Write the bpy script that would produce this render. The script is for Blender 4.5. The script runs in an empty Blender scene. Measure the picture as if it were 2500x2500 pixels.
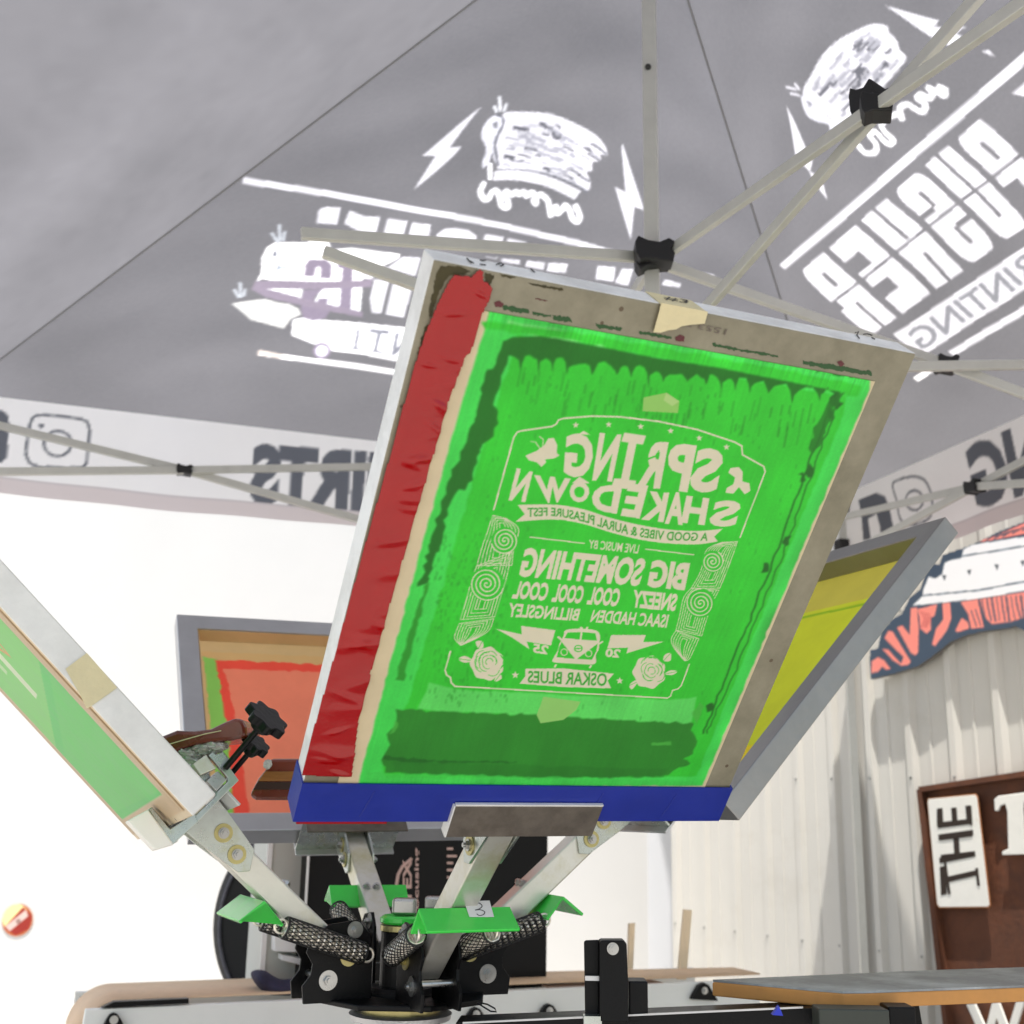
import bpy, math, random
import numpy as np
from mathutils import Vector, Matrix
random.seed(7)
rng = np.random.default_rng(7)
rad = math.radians

# ------------------------------------------------------------------ camera, sky, sun, exposure
F_PX = 2900.0
PITCH, ROLL = rad(14.0), rad(1.05)
CAM = np.array([0.0, 0.0, 0.92])
FW = np.array([0, math.cos(PITCH), math.sin(PITCH)])
U0 = np.array([0, -math.sin(PITCH), math.cos(PITCH)])
R0_ = np.array([1.0, 0, 0])
RT = R0_ * math.cos(ROLL) + U0 * math.sin(ROLL)
UP = -R0_ * math.sin(ROLL) + U0 * math.cos(ROLL)
scene = bpy.context.scene
cd = bpy.data.cameras.new('camera')
cam = bpy.data.objects.new('camera', cd)
scene.collection.objects.link(cam)
M = Matrix(((RT[0], UP[0], -FW[0], CAM[0]), (RT[1], UP[1], -FW[1], CAM[1]), (RT[2], UP[2], -FW[2], CAM[2]), (0, 0, 0, 1)))
cam.matrix_world = M
cd.sensor_width = 36
cd.lens = F_PX / 2500 * 36
cd.clip_start = 0.02
cd.clip_end = 500
cd.dof.use_dof = True
cd.dof.focus_distance = 1.62
cd.dof.aperture_fstop = 6.3
scene.camera = cam

w = bpy.data.worlds.new('World'); scene.world = w
w.use_nodes = True
wn = w.node_tree.nodes; wl = w.node_tree.links
wn.clear()
wo = wn.new('ShaderNodeOutputWorld'); wb = wn.new('ShaderNodeBackground'); sk = wn.new('ShaderNodeTexSky')
sk.sky_type = 'NISHITA'; sk.sun_disc = False
SUN = Vector((-0.03, -0.24, 0.97)).normalized()
sk.sun_elevation = math.asin(SUN.z)
sk.sun_rotation = math.atan2(SUN.x, SUN.y)
sk.air_density = 1.0; sk.dust_density = 2.5; sk.ozone_density = 1.0
wb.inputs['Strength'].default_value = 0.15
wmix = wn.new('ShaderNodeMix'); wmix.data_type = 'RGBA'; wmix.blend_type = 'MULTIPLY'; wmix.inputs[0].default_value = 1.0; wmix.inputs[7].default_value = (1.07, 1.0, 0.88, 1)
wl.new(sk.outputs[0], wmix.inputs[6]); wl.new(wmix.outputs[2], wb.inputs['Color']); wl.new(wb.outputs[0], wo.inputs['Surface'])
ld = bpy.data.lights.new('sun', 'SUN'); ld.energy = 4.0; ld.angle = rad(0.6); ld.color = (1.0, 0.96, 0.9)
lo = bpy.data.objects.new('sun', ld); scene.collection.objects.link(lo)
lo.rotation_euler = SUN.to_track_quat('Z', 'Y').to_euler()
vs = scene.view_settings
vs.view_transform = 'Standard'; vs.look = 'None'; vs.gamma = 1.0; vs.exposure = 0.82; vs.use_curve_mapping = False
scene.cycles.max_bounces = 10; scene.cycles.diffuse_bounces = 5; scene.cycles.transmission_bounces = 6

# ------------------------------------------------------------------ geometry helpers
def ray(px, py):
    return FW + RT * ((px - 1250) / F_PX) + UP * ((1250 - py) / F_PX)
def at(px, py, Y):
    d = ray(px, py); return CAM + d * (Y / d[1])
def atz(px, py, z):
    d = ray(px, py); return CAM + d * ((z - CAM[2]) / d[2])
def on(px, py, P0, n):
    d = ray(px, py); return CAM + d * (np.dot(np.asarray(P0) - CAM, n) / np.dot(d, n))
def unit(v):
    v = np.asarray(v, float); return v / np.linalg.norm(v)

ORI = {}
def thing(name, label, cat, loc=(0, 0, 0), group=None):
    o = bpy.data.objects.new(name, None); scene.collection.objects.link(o)
    o.empty_display_size = 0.1
    o.location = tuple(float(v) for v in loc)
    o['label'] = label; o['category'] = cat
    if group: o['group'] = group
    ORI[o.name] = np.array(loc, float)
    return o
def obj(name, vf, mat, parent=None, bevel=0, smooth=False, label=None):
    v, f = vf
    org = ORI.get(parent.name, np.zeros(3)) if parent else np.zeros(3)
    me = bpy.data.meshes.new(name)
    v = np.asarray(v, float).reshape(-1, 3) - org
    me.from_pydata([tuple(p) for p in v], [], f)
    me.update()
    o = bpy.data.objects.new(name, me); scene.collection.objects.link(o)
    if mat: me.materials.append(mat)
    if smooth:
        me.polygons.foreach_set('use_smooth', [True] * len(me.polygons))
    if parent: o.parent = parent; ORI[o.name] = org
    else: ORI[o.name] = np.zeros(3)
    if bevel:
        b = o.modifiers.new('bevel', 'BEVEL'); b.width = bevel; b.segments = 2; b.limit_method = 'ANGLE'
    if label: o['label'] = label
    return o
def tag(o, label, cat, group=None, kind=None):
    if label: o['label'] = label
    if cat: o['category'] = cat
    if group: o['group'] = group
    if kind: o['kind'] = kind
    return o
def join(*parts):
    V, Fc = [], []
    for v, f in parts:
        n = len(V); V += [tuple(p) for p in v]; Fc += [tuple(i + n for i in t) for t in f]
    return V, Fc
def obox(c, ax, ay, az, hx, hy, hz):
    c = np.asarray(c, float); ax, ay, az = unit(ax), unit(ay), unit(az)
    V = [c + ax * sx * hx + ay * sy * hy + az * sz * hz for sx in (-1, 1) for sy in (-1, 1) for sz in (-1, 1)]
    Fc = [(0, 1, 3, 2), (4, 6, 7, 5), (0, 4, 5, 1), (2, 3, 7, 6), (0, 2, 6, 4), (1, 5, 7, 3)]
    if np.dot(np.cross(ax, ay), az) < 0: Fc = [t[::-1] for t in Fc]
    return V, Fc
def bar(p, q, wd, ht, up=(0, 0, 1)):
    p, q = np.asarray(p, float), np.asarray(q, float)
    d = unit(q - p); s = np.cross(d, up)
    if np.linalg.norm(s) < 1e-4: s = np.cross(d, (1, 0, 0))
    s = unit(s); u = np.cross(s, d)
    return obox((p + q) / 2, d, s, u, np.linalg.norm(q - p) / 2, wd / 2, ht / 2)
def prism(poly, ext):
    poly = [np.asarray(p, float) for p in poly]; ext = np.asarray(ext, float); n = len(poly)
    nrm = np.zeros(3)
    for i in range(n):
        nrm = nrm + np.cross(poly[i] - poly[0], poly[(i + 1) % n] - poly[0])
    if np.dot(nrm, ext) > 0: poly = poly[::-1]
    V = poly + [p + ext for p in poly]
    Fc = [tuple(range(n)), tuple(range(2 * n - 1, n - 1, -1))]
    for i in range(n):
        j = (i + 1) % n; Fc.append((i, i + n, j + n, j))
    return V, Fc
def frame_of(d):
    d = unit(d); a = np.cross(d, (0, 0, 1))
    if np.linalg.norm(a) < 1e-3: a = np.cross(d, (1, 0, 0))
    a = unit(a); b = np.cross(d, a)
    return a, b
def lathe(p, d, prof, n=32):
    # profile list of (dist along d, radius)
    p = np.asarray(p, float); d = unit(d); a, b = frame_of(d)
    V, Fc = [], []
    for t, r in prof:
        for k in range(n):
            th = 2 * math.pi * k / n
            V.append(p + d * t + (a * math.cos(th) + b * math.sin(th)) * r)
    m = len(prof)
    for i in range(m - 1):
        for k in range(n):
            k2 = (k + 1) % n
            Fc.append((i * n + k, (i + 1) * n + k, (i + 1) * n + k2, i * n + k2))
    Fc.append(tuple(range(n))); Fc.append(tuple(range(m * n - 1, (m - 1) * n - 1, -1)))
    return V, [t[::-1] for t in Fc] if False else Fc
def cyl(p, q, r, n=24):
    p, q = np.asarray(p, float), np.asarray(q, float)
    return lathe(p, q - p, [(0, r), (np.linalg.norm(q - p), r)], n)
def tube(path, r, n=10, closed=False):
    P = [np.asarray(p, float) for p in path]; V, Fc = [], []
    m = len(P); a = None
    for i, p in enumerate(P):
        if closed: d = P[(i + 1) % m] - P[i - 1]
        else: d = P[min(i + 1, m - 1)] - P[max(i - 1, 0)]
        d = unit(d)
        if a is None: a, b = frame_of(d)
        else:
            a = unit(a - d * np.dot(a, d)); b = np.cross(d, a)
        rr = r[i] if hasattr(r, '__len__') else r
        for k in range(n):
            th = 2 * math.pi * k / n
            V.append(p + (a * math.cos(th) + b * math.sin(th)) * rr)
    for i in range(m if closed else m - 1):
        j = (i + 1) % m
        for k in range(n):
            k2 = (k + 1) % n
            Fc.append((i * n + k, i * n + k2, j * n + k2, j * n + k))
    if not closed:
        Fc.append(tuple(range(n - 1, -1, -1))); Fc.append(tuple(range((m - 1) * n, m * n)))
    return V, Fc
def hexnut(p, d, r, h, wr=0, wh=0.002):
    parts = []
    p = np.asarray(p, float); d = unit(d)
    if wr: parts.append(cyl(p, p + d * wh, wr, 28))
    q = p + d * (wh if wr else 0)
    parts.append(cyl(q, q + d * h, r, 6))
    parts.append(cyl(q + d * h, q + d * (h + r * 0.45), r * 0.52, 14))
    return join(*parts)

# ------------------------------------------------------------------ materials
def lin(c):
    c = np.asarray(c, float) / 255.0
    return np.where(c <= 0.04045, c / 12.92, ((c + 0.055) / 1.055) ** 2.4)
def mat(name, rgb, rough=0.5, metal=0.0, noise=0.0, nscale=30, bump=0.0, bscale=80, spec=0.5, coat=0.0, stain=None, brushed=None, attr=None, transl=0.0, nstretch=None, bstretch=None):
    m = bpy.data.materials.new(name); m.use_nodes = True
    nt = m.node_tree; N = nt.nodes; L = nt.links
    b = N['Principled BSDF']
    c = tuple(rgb) + (1.0,)
    b.inputs['Roughness'].default_value = rough; b.inputs['Metallic'].default_value = metal
    b.inputs['Specular IOR Level'].default_value = spec
    b.inputs['Coat Weight'].default_value = coat
    tc = N.new('ShaderNodeTexCoord')
    def mapped(st):
        mp = N.new('ShaderNodeMapping'); L.new(tc.outputs['Object'], mp.inputs['Vector'])
        mp.inputs['Scale'].default_value = st or (1, 1, 1); return mp.outputs[0]
    col = None
    if attr:
        a = N.new('ShaderNodeAttribute'); a.attribute_name = attr; col = a.outputs['Color']
    else:
        r = N.new('ShaderNodeRGB'); r.outputs[0].default_value = c; col = r.outputs[0]
    if noise:
        n = N.new('ShaderNodeTexNoise'); n.inputs['Scale'].default_value = nscale; n.inputs['Detail'].default_value = 6; n.inputs['Roughness'].default_value = 0.65
        L.new(mapped(nstretch), n.inputs['Vector'])
        mr = N.new('ShaderNodeMapRange'); mr.inputs[1].default_value = 0.25; mr.inputs[2].default_value = 0.75
        mr.inputs[3].default_value = 1 - noise; mr.inputs[4].default_value = 1 + noise * 0.6
        L.new(n.outputs['Fac'], mr.inputs[0])
        mx = N.new('ShaderNodeMix'); mx.data_type = 'RGBA'; mx.blend_type = 'MULTIPLY'; mx.inputs[0].default_value = 1.0
        L.new(col, mx.inputs[6]); L.new(mr.outputs[0], mx.inputs[7]); col = mx.outputs[2]
        mr2 = N.new('ShaderNodeMapRange'); mr2.inputs[3].default_value = max(0.05, rough - 0.12); mr2.inputs[4].default_value = min(1, rough + 0.12)
        L.new(n.outputs['Fac'], mr2.inputs[0]); L.new(mr2.outputs[0], b.inputs['Roughness'])
    if stain:
        srgb, sscale, lo_, hi_ = stain
        n2 = N.new('ShaderNodeTexNoise'); n2.inputs['Scale'].default_value = sscale; n2.inputs['Detail'].default_value = 8; n2.inputs['Roughness'].default_value = 0.7
        L.new(mapped(None), n2.inputs['Vector'])
        cr = N.new('ShaderNodeMapRange'); cr.inputs[1].default_value = lo_; cr.inputs[2].default_value = hi_; cr.clamp = True
        L.new(n2.outputs['Fac'], cr.inputs[0])
        mx2 = N.new('ShaderNodeMix'); mx2.data_type = 'RGBA'; L.new(cr.outputs[0], mx2.inputs[0]); L.new(col, mx2.inputs[6])
        mx2.inputs[7].default_value = tuple(srgb) + (1,); col = mx2.outputs[2]
    L.new(col, b.inputs['Base Color'])
    if bump:
        n3 = N.new('ShaderNodeTexNoise'); n3.inputs['Scale'].default_value = bscale; n3.inputs['Detail'].default_value = 4
        L.new(mapped(bstretch or brushed), n3.inputs['Vector'])
        bp = N.new('ShaderNodeBump'); bp.inputs['Strength'].default_value = bump; bp.inputs['Distance'].default_value = 0.004
        L.new(n3.outputs['Fac'], bp.inputs['Height']); L.new(bp.outputs[0], b.inputs['Normal'])
        bnorm = bp.outputs[0]
    if transl:
        t = N.new('ShaderNodeBsdfTranslucent'); L.new(col, t.inputs['Color'])
        if bump: L.new(bnorm, t.inputs['Normal'])
        ms = N.new('ShaderNodeMixShader'); ms.inputs[0].default_value = transl
        L.new(b.outputs[0], ms.inputs[1]); L.new(t.outputs[0], ms.inputs[2])
        L.new(ms.outputs[0], N['Material Output'].inputs['Surface'])
    return m

MT = {}
MT['alu'] = mat('aluminium', (0.62, 0.62, 0.63), 0.38, 0.75, noise=0.18, nscale=12, bump=0.25, bscale=60, bstretch=(1, 12, 1), stain=((0.33, 0.31, 0.27), 7, 0.55, 0.8))
MT['alu_side'] = mat('aluminium_bright', (0.80, 0.79, 0.77), 0.42, 0.35, noise=0.12, nscale=14, bump=0.2, bscale=70, stain=((0.45, 0.42, 0.36), 9, 0.58, 0.85))
MT['alu_face'] = mat('glue_stained_aluminium', lin((166, 154, 124)), 0.55, 0.25, noise=0.22, nscale=16, bump=0.12, bscale=90, stain=(tuple(lin((96, 84, 44))), 9, 0.52, 0.72))
MT['alu_dark'] = mat('rolled_steel', (0.17, 0.145, 0.12), 0.42, 0.5, noise=0.4, nscale=22, bump=0.1, bscale=40, stain=((0.09, 0.07, 0.05), 16, 0.5, 0.75))
MT['arm'] = mat('cast_aluminium_tube', (0.72, 0.70, 0.64), 0.36, 0.7, noise=0.15, nscale=10, bump=0.12, bscale=30, stain=(tuple(lin((186, 178, 130))), 6, 0.5, 0.75))
MT['zinc'] = mat('zinc_plate', (0.50, 0.54, 0.51), 0.28, 0.9, noise=0.2, nscale=25, stain=((0.42, 0.43, 0.27), 15, 0.55, 0.75))
MT['bolt'] = mat('bolt_steel', (0.46, 0.46, 0.45), 0.3, 1.0, noise=0.15, nscale=60)
MT['brass'] = mat('yellow_zinc_washer', (0.50, 0.44, 0.20), 0.35, 0.85, noise=0.25, nscale=40)
MT['black'] = mat('black_powder_coat', (0.0035, 0.0035, 0.004), 0.42, 0.0, noise=0.3, nscale=50, bump=0.1, bscale=300, spec=0.2)
MT['black2'] = mat('black_plastic', (0.004, 0.004, 0.005), 0.36, bump=0.15, bscale=200, spec=0.3)
MT['greenmetal'] = mat('green_powder_coat', (0.045, 0.68, 0.07), 0.2, 0.0, noise=0.08, nscale=30, bump=0.08, bscale=200, coat=0.3)
MT['bluetape'] = mat('blue_tape', tuple(lin((10, 36, 140))), 0.38, noise=0.16, nscale=14, bump=0.35, bscale=18)
MT['redtape'] = mat('red_tape', tuple(lin((158, 8, 12))), 0.18, noise=0.12, nscale=12, bump=0.35, bscale=22)
MT['mask'] = mat('masking_tape', tuple(lin((226, 214, 172))), 0.7, noise=0.08, nscale=40, bump=0.3, bscale=120, transl=0.15)
MT['ink'] = mat('marker_ink', (0.02, 0.02, 0.02), 0.6)
MT['woodred'] = mat('varnished_mahogany', tuple(lin((112, 44, 24))), 0.28, noise=0.35, nscale=18, nstretch=(1, 6, 1), coat=0.5)
MT['tent_tube'] = mat('painted_steel_tube', tuple(lin((200, 200, 194))), 0.35, 0.3, noise=0.08, nscale=20)
MT['clipblack'] = mat('black_nylon', (0.006, 0.006, 0.007), 0.5)
MT['rust'] = mat('rusted_steel', tuple(lin((112, 66, 42))), 0.75, 0.1, noise=0.5, nscale=9, bump=0.3, bscale=60, stain=(tuple(lin((82, 52, 38))), 5, 0.42, 0.66))
MT['plate'] = mat('white_rust_edged_plate', tuple(lin((240, 238, 230))), 0.5, noise=0.05, nscale=20, stain=(tuple(lin((206, 176, 140))), 14, 0.6, 0.75))
MT['rustedge'] = mat('rust_stain_edge', tuple(lin((170, 110, 66))), 0.7, noise=0.3, nscale=30)
MT['wall'] = mat('beige_ribbed_steel', tuple(lin((214, 211, 203))), 0.5, 0.0, noise=0.05, nscale=2, stain=(tuple(lin((192, 186, 174))), 1.3, 0.5, 0.8))
MT['trailer'] = mat('white_trailer_skin', (0.66, 0.66, 0.65), 0.4, noise=0.03, nscale=2)
MT['ground'] = mat('worn_concrete', (0.40, 0.385, 0.36), 0.85, noise=0.25, nscale=3, bump=0.4, bscale=30)
MT['belt'] = mat('tan_mesh_belt', tuple(lin((232, 200, 166))), 0.7, noise=0.1, nscale=60, bump=0.3, bscale=400)
MT['rail'] = mat('white_painted_rail', tuple(lin((244, 245, 240))), 0.45, noise=0.04, nscale=6)
MT['cabinet'] = mat('grey_painted_cabinet', tuple(lin((188, 191, 184))), 0.45, noise=0.05, nscale=5)
MT['cloth'] = mat('navy_cloth', (0.028, 0.026, 0.06), 0.85, noise=0.25, nscale=20, bump=0.4, bscale=60)
MT['rubber'] = mat('tyre_rubber', (0.012, 0.012, 0.012), 0.7, noise=0.3, nscale=40)
MT['rubber2'] = mat('scuffed_rubber_ring', (0.12, 0.12, 0.14), 0.6, noise=0.5, nscale=60)
MT['stick'] = mat('pine_strip', tuple(lin((252, 230, 196))), 0.6, noise=0.15, nscale=20, nstretch=(8, 8, 1))
MT['mdf'] = mat('mdf_edge', tuple(lin((196, 138, 72))), 0.6, noise=0.12, nscale=30)
MT['platentop'] = mat('grey_rubber_top', tuple(lin((128, 130, 130))), 0.5, noise=0.3, nscale=9, bump=0.2, bscale=60, stain=(tuple(lin((176, 180, 180))), 5, 0.5, 0.7))
MT['sleeve'] = mat('black_sleeve', (0.01, 0.01, 0.01), 0.35)
MT['coil'] = mat('spring_steel', (0.92, 0.86, 0.76), 0.3, 0.75)
MT['pinktext'] = mat('pinkish_print', tuple(lin((206, 176, 166))), 0.6)
MT['paper'] = mat('white_paper', (0.8, 0.8, 0.78), 0.7)
MT['blue'] = mat('blue_plastic', (0.01, 0.03, 0.5), 0.4)
MT['darkgrey'] = mat('dark_olive_steel', (0.05, 0.055, 0.045), 0.5, 0.3, noise=0.2, nscale=20)
MT['scrap'] = mat('crumpled_tape_ball', (0.6, 0.58, 0.55), 0.4, 0.3, noise=0.4, nscale=60, bump=0.5, bscale=60)

# ------------------------------------------------------------------ canvas: flat printed artwork as a fine vertex grid
TEXTCACHE = {}
def text_tris(s, bold=0.0, shear=0.0):
    k = (s, bold, shear)
    if k in TEXTCACHE: return TEXTCACHE[k]
    cu = bpy.data.curves.new('t', 'FONT'); cu.body = s; cu.offset = bold; cu.fill_mode = 'FRONT'; cu.resolution_u = 3; cu.shear = shear
    to = bpy.data.objects.new('t', cu); scene.collection.objects.link(to)
    dg = bpy.context.evaluated_depsgraph_get()
    me = to.evaluated_get(dg).to_mesh()
    v = np.zeros(len(me.vertices) * 3); me.vertices.foreach_get('co', v); v = v.reshape(-1, 3)[:, :2]
    me.calc_loop_triangles()
    t = np.zeros(len(me.loop_triangles) * 3, int); me.loop_triangles.foreach_get('vertices', t); t = t.reshape(-1, 3)
    to.evaluated_get(dg).to_mesh_clear()
    bpy.data.objects.remove(to); bpy.data.curves.remove(cu)
    lo_, hi_ = v.min(0), v.max(0)
    v = (v - lo_) / (hi_ - lo_)
    TEXTCACHE[k] = (v, t)
    return v, t
def quadmap(v, q, sag=0.0):
    # q: TL TR BR BL in the text's own reading order; homography-free bilinear
    TL, TR, BR, BL = [np.asarray(p, float) for p in q]
    u = v[:, :1]; t = v[:, 1:2]
    P = (TL * (1 - u) + TR * u) * t + (BL * (1 - u) + BR * u) * (1 - t)
    if sag: P = P + np.concatenate([0 * u, -sag * 4 * u * (1 - u)], 1)
    return P
class Canvas:
    def __init__(s, O, ux, uy, x0, x1, y0, y1, res, bg, ss=2):
        s.O = np.asarray(O, float); s.ux = unit(ux); s.uy = unit(uy); s.n = np.cross(s.ux, s.uy)
        s.x0, s.y0 = x0, y0; s.res = res; s.ss = ss
        s.nx = int(math.ceil((x1 - x0) / res)) + 1; s.ny = int(math.ceil((y1 - y0) / res)) + 1
        s.h = res / ss
        s.A = np.ones((s.ny * ss, s.nx * ss, 3), np.float32) * np.asarray(bg, np.float32)
    def uv(s, p):  # photo px -> plane metres
        q = on(p[0], p[1], s.O, s.n) - s.O
        return (np.dot(q, s.ux), np.dot(q, s.uy))
    def conv(s, pts, sp):
        return np.array([s.uv(p) for p in pts]) if sp == 'px' else np.asarray(pts, float)
    def _fill(s, P, col, alpha=1.0):
        G = (P - [s.x0, s.y0]) / s.h
        a = np.floor(G.min(0)).astype(int) - 1; b = np.ceil(G.max(0)).astype(int) + 2
        a = np.maximum(a, 0); b = np.minimum(b, [s.A.shape[1], s.A.shape[0]])
        if (b <= a).any(): return
        ys = np.arange(a[1], b[1])[:, None] + 0.0; xs = np.arange(a[0], b[0])[None, :] + 0.0
        m = np.zeros((len(ys), xs.shape[1]), bool)
        n = len(G)
        for i in range(n):
            x1, y1 = G[i]; x2, y2 = G[(i + 1) % n]
            if y1 == y2: continue
            c = ((ys >= min(y1, y2)) & (ys < max(y1, y2)))
            xc = x1 + (ys - y1) * (x2 - x1) / (y2 - y1)
            m ^= c & (xs < xc)
        sub = s.A[a[1]:b[1], a[0]:b[0]]
        if alpha >= 1: sub[m] = col
        else: sub[m] = sub[m] * (1 - alpha) + np.asarray(col, np.float32) * alpha
    def poly(s, pts, col, sp='px', alpha=1.0):
        s._fill(s.conv(pts, sp), col, alpha)
    def rough(s, pts, col, amp=0.003, step=0.006, alpha=1.0, sp='px'):
        P = s.conv(pts, sp); out = []
        n = len(P)
        for i in range(n):
            a, b = P[i], P[(i + 1) % n]; L_ = np.linalg.norm(b - a); k = max(1, int(L_ / step))
            for j in range(k): out.append(a + (b - a) * j / k + rng.normal(0, amp, 2) * 0.5)
        s._fill(np.array(out), col, alpha)
    def stroke(s, pts, wd, col, sp='px', closed=False, alpha=1.0):
        P = s.conv(pts, sp)
        if closed: P = np.vstack([P, P[:1]])
        for i in range(len(P) - 1):
            a, b = P[i], P[i + 1]; d = b - a; L_ = np.linalg.norm(d)
            if L_ < 1e-9: continue
            d = d / L_; nrm = np.array([-d[1], d[0]]) * wd / 2; e = d * wd * 0.28
            s._fill(np.array([a - e + nrm, b + e + nrm, b + e - nrm, a - e - nrm]), col, alpha)
    def smooth(s, pts, k=8, closed=False):
        P = np.asarray(pts, float); n = len(P); out = []
        for i in range(n if closed else n - 1):
            g = (lambda j: P[j % n]) if closed else (lambda j: P[min(max(j, 0), n - 1)])
            p0, p1, p2, p3 = g(i - 1), g(i), g(i + 1), g(i + 2)
            for j in range(k):
                t = j / k
                out.append(0.5 * ((2 * p1) + (-p0 + p2) * t + (2 * p0 - 5 * p1 + 4 * p2 - p3) * t * t + (-p0 + 3 * p1 - 3 * p2 + p3) * t ** 3))
        if not closed: out.append(P[-1])
        return np.array(out)
    def disc(s, c, r, col, sp='px', n=24, ry=None, rot=0.0, alpha=1.0):
        pts = [(c[0] + r * math.cos(t) * math.cos(rot) - (ry or r) * math.sin(t) * math.sin(rot), c[1] + r * math.cos(t) * math.sin(rot) + (ry or r) * math.sin(t) * math.cos(rot)) for t in np.linspace(0, 2 * math.pi, n, endpoint=False)]
        s.poly(pts, col, sp, alpha)
    def star(s, c, r, col):
        s.poly([(c[0] + (r if k % 2 == 0 else r * 0.42) * math.sin(k * math.pi / 5), c[1] - (r if k % 2 == 0 else r * 0.42) * math.cos(k * math.pi / 5)) for k in range(10)], col)
    def text(s, body, q, col, bold=0.0, sag=0.0, sp='px', shear=0.0):
        v, t = text_tris(body, bold, shear)
        P = s.conv(quadmap(v, q, sag), sp)
        for tr in t: s._fill(P[tr], col)
    def image(s):
        ss = s.ss
        return s.A.reshape(s.ny, ss, s.nx, ss, 3).mean((1, 3))
    def mesh(s, name, matl, parent, keep=None, disp=None, off=0.0, label=None, tri=None):
        img = s.image(); ny, nx = s.ny, s.nx
        xs = s.x0 + np.arange(nx) * s.res; ys = s.y0 + np.arange(ny) * s.res
        X, Y = np.meshgrid(xs, ys)
        if tri is not None:
            Hh, Lh, fxh = tri[2][1], tri[1][0], tri[2][0]
            Y = np.minimum(Y, Hh * 0.9995); f_ = Y / Hh; xl = fxh * f_; xr_ = Lh + (fxh - Lh) * f_
            X = xl + (xr_ - xl) * np.linspace(0, 1, nx)[None, :]
            gi = np.clip((X - s.x0) / s.res, 0, nx - 1.001); gj = np.clip((Y - s.y0) / s.res, 0, ny - 1.001)
            i0 = gi.astype(int); j0 = gj.astype(int); a_i = (gi - i0)[..., None]; a_j = (gj - j0)[..., None]
            i1, j1 = np.minimum(i0 + 1, nx - 1), np.minimum(j0 + 1, ny - 1)
            img = (img[j0, i0] * (1 - a_i) + img[j0, i1] * a_i) * (1 - a_j) + (img[j1, i0] * (1 - a_i) + img[j1, i1] * a_i) * a_j
            keep = None
        D = (disp(X, Y) if disp is not None else 0 * X) + off
        V = s.O + X[..., None] * s.ux + Y[..., None] * s.uy + D[..., None] * s.n
        V = V.reshape(-1, 3) - (ORI[parent.name] if parent else 0)
        idx = np.arange(nx * ny).reshape(ny, nx)
        q = np.stack([idx[:-1, :-1], idx[:-1, 1:], idx[1:, 1:], idx[1:, :-1]], -1).reshape(-1, 4)
        if keep is not None:
            cx = (X[:-1, :-1] + s.res / 2); cy = (Y[:-1, :-1] + s.res / 2)
            q = q[keep(cx, cy).reshape(-1)]
        used = np.unique(q); rm = np.full(nx * ny, -1); rm[used] = np.arange(len(used))
        V = V[used]; q = rm[q]; C = np.ones((len(used), 4), np.float32); C[:, :3] = lin(img.reshape(-1, 3)[used])
        me = bpy.data.meshes.new(name)
        me.vertices.add(len(V)); me.vertices.foreach_set('co', V.astype(np.float32).ravel())
        me.loops.add(len(q) * 4); me.loops.foreach_set('vertex_index', q.astype(np.int32).ravel())
        me.polygons.add(len(q)); me.polygons.foreach_set('loop_start', (np.arange(len(q)) * 4).astype(np.int32))
        me.polygons.foreach_set('loop_total', np.full(len(q), 4, np.int32))
        me.polygons.foreach_set('use_smooth', np.ones(len(q), bool))
        me.update(calc_edges=True)
        a = me.color_attributes.new('print', 'FLOAT_COLOR', 'POINT'); a.data.foreach_set('color', C.ravel())
        me.materials.append(matl)
        o = bpy.data.objects.new(name, me); scene.collection.objects.link(o)
        if parent: o.parent = parent; ORI[o.name] = ORI[parent.name]
        if label: o['label'] = label
        return o

MT['fabric'] = mat('printed_canopy_fabric', (0.3, 0.3, 0.3), 0.8, attr='print', transl=0.85, bump=0.35, bscale=3.2, bstretch=(1, 1, 2.5), noise=0.06, nscale=1.6, spec=0.2)
MT['emulsion'] = mat('printed_emulsion_mesh', (0.3, 0.3, 0.3), 0.42, attr='print', transl=0.35, noise=0.06, nscale=25, bump=0.15, bscale=40, spec=0.4)
MT['printflat'] = mat('printed_panel', (0.3, 0.3, 0.3), 0.5, attr='print', noise=0.03, nscale=4)

# ------------------------------------------------------------------ ground
G = 60
gnd = obj('ground', ([(-G, -G, 0), (G, -G, 0), (G, G, 0), (-G, G, 0)], [(0, 1, 2, 3)]), MT['ground'])
tag(gnd, None, None, kind='structure')

# ------------------------------------------------------------------ ribbed steel building wall
wdir = unit((0.545, -0.838, 0)); wn_ = unit((-0.838, -0.545, 0)); W0 = np.array([2.04, 7.8, 0.0]) * 0.6
prof = []
s0 = -0.905; pitch = 0.183
k = 0
while s0 + k * pitch < 4.2:
    b = s0 + k * pitch
    prof += [(b, 0), (b + 0.012, 0), (b + 0.027, 0.019), (b + 0.051, 0.019), (b + 0.066, 0), (b + 0.111, 0), (b + 0.115, 0.004), (b + 0.123, 0.004), (b + 0.127, 0)]
    k += 1
def wp(s_, d, z): return W0 + wdir * s_ + wn_ * d + np.array([0, 0, z])
V, Fc = [], []
prof = [(s0, -2.5)] + prof
for s_, d in prof: V += [wp(s_, d, 0.0), wp(s_, d, 3.4)]
for i in range(len(prof) - 1): Fc.append((2 * i, 2 * i + 2, 2 * i + 3, 2 * i + 1))
bw = thing('metal_building', 'beige ribbed steel building wall behind the brown rusty sign', 'building', wp(0, -0.1, 0))
obj('wall', (V, Fc), MT['wall'], bw)
# roof over the wall, out of sight above the canopy edge
obj('roof', obox(wp(1.6, -1.2, 3.44), wdir, wn_, (0, 0, 1), 2.7, 1.3, 0.04), MT['wall'], bw)

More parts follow.
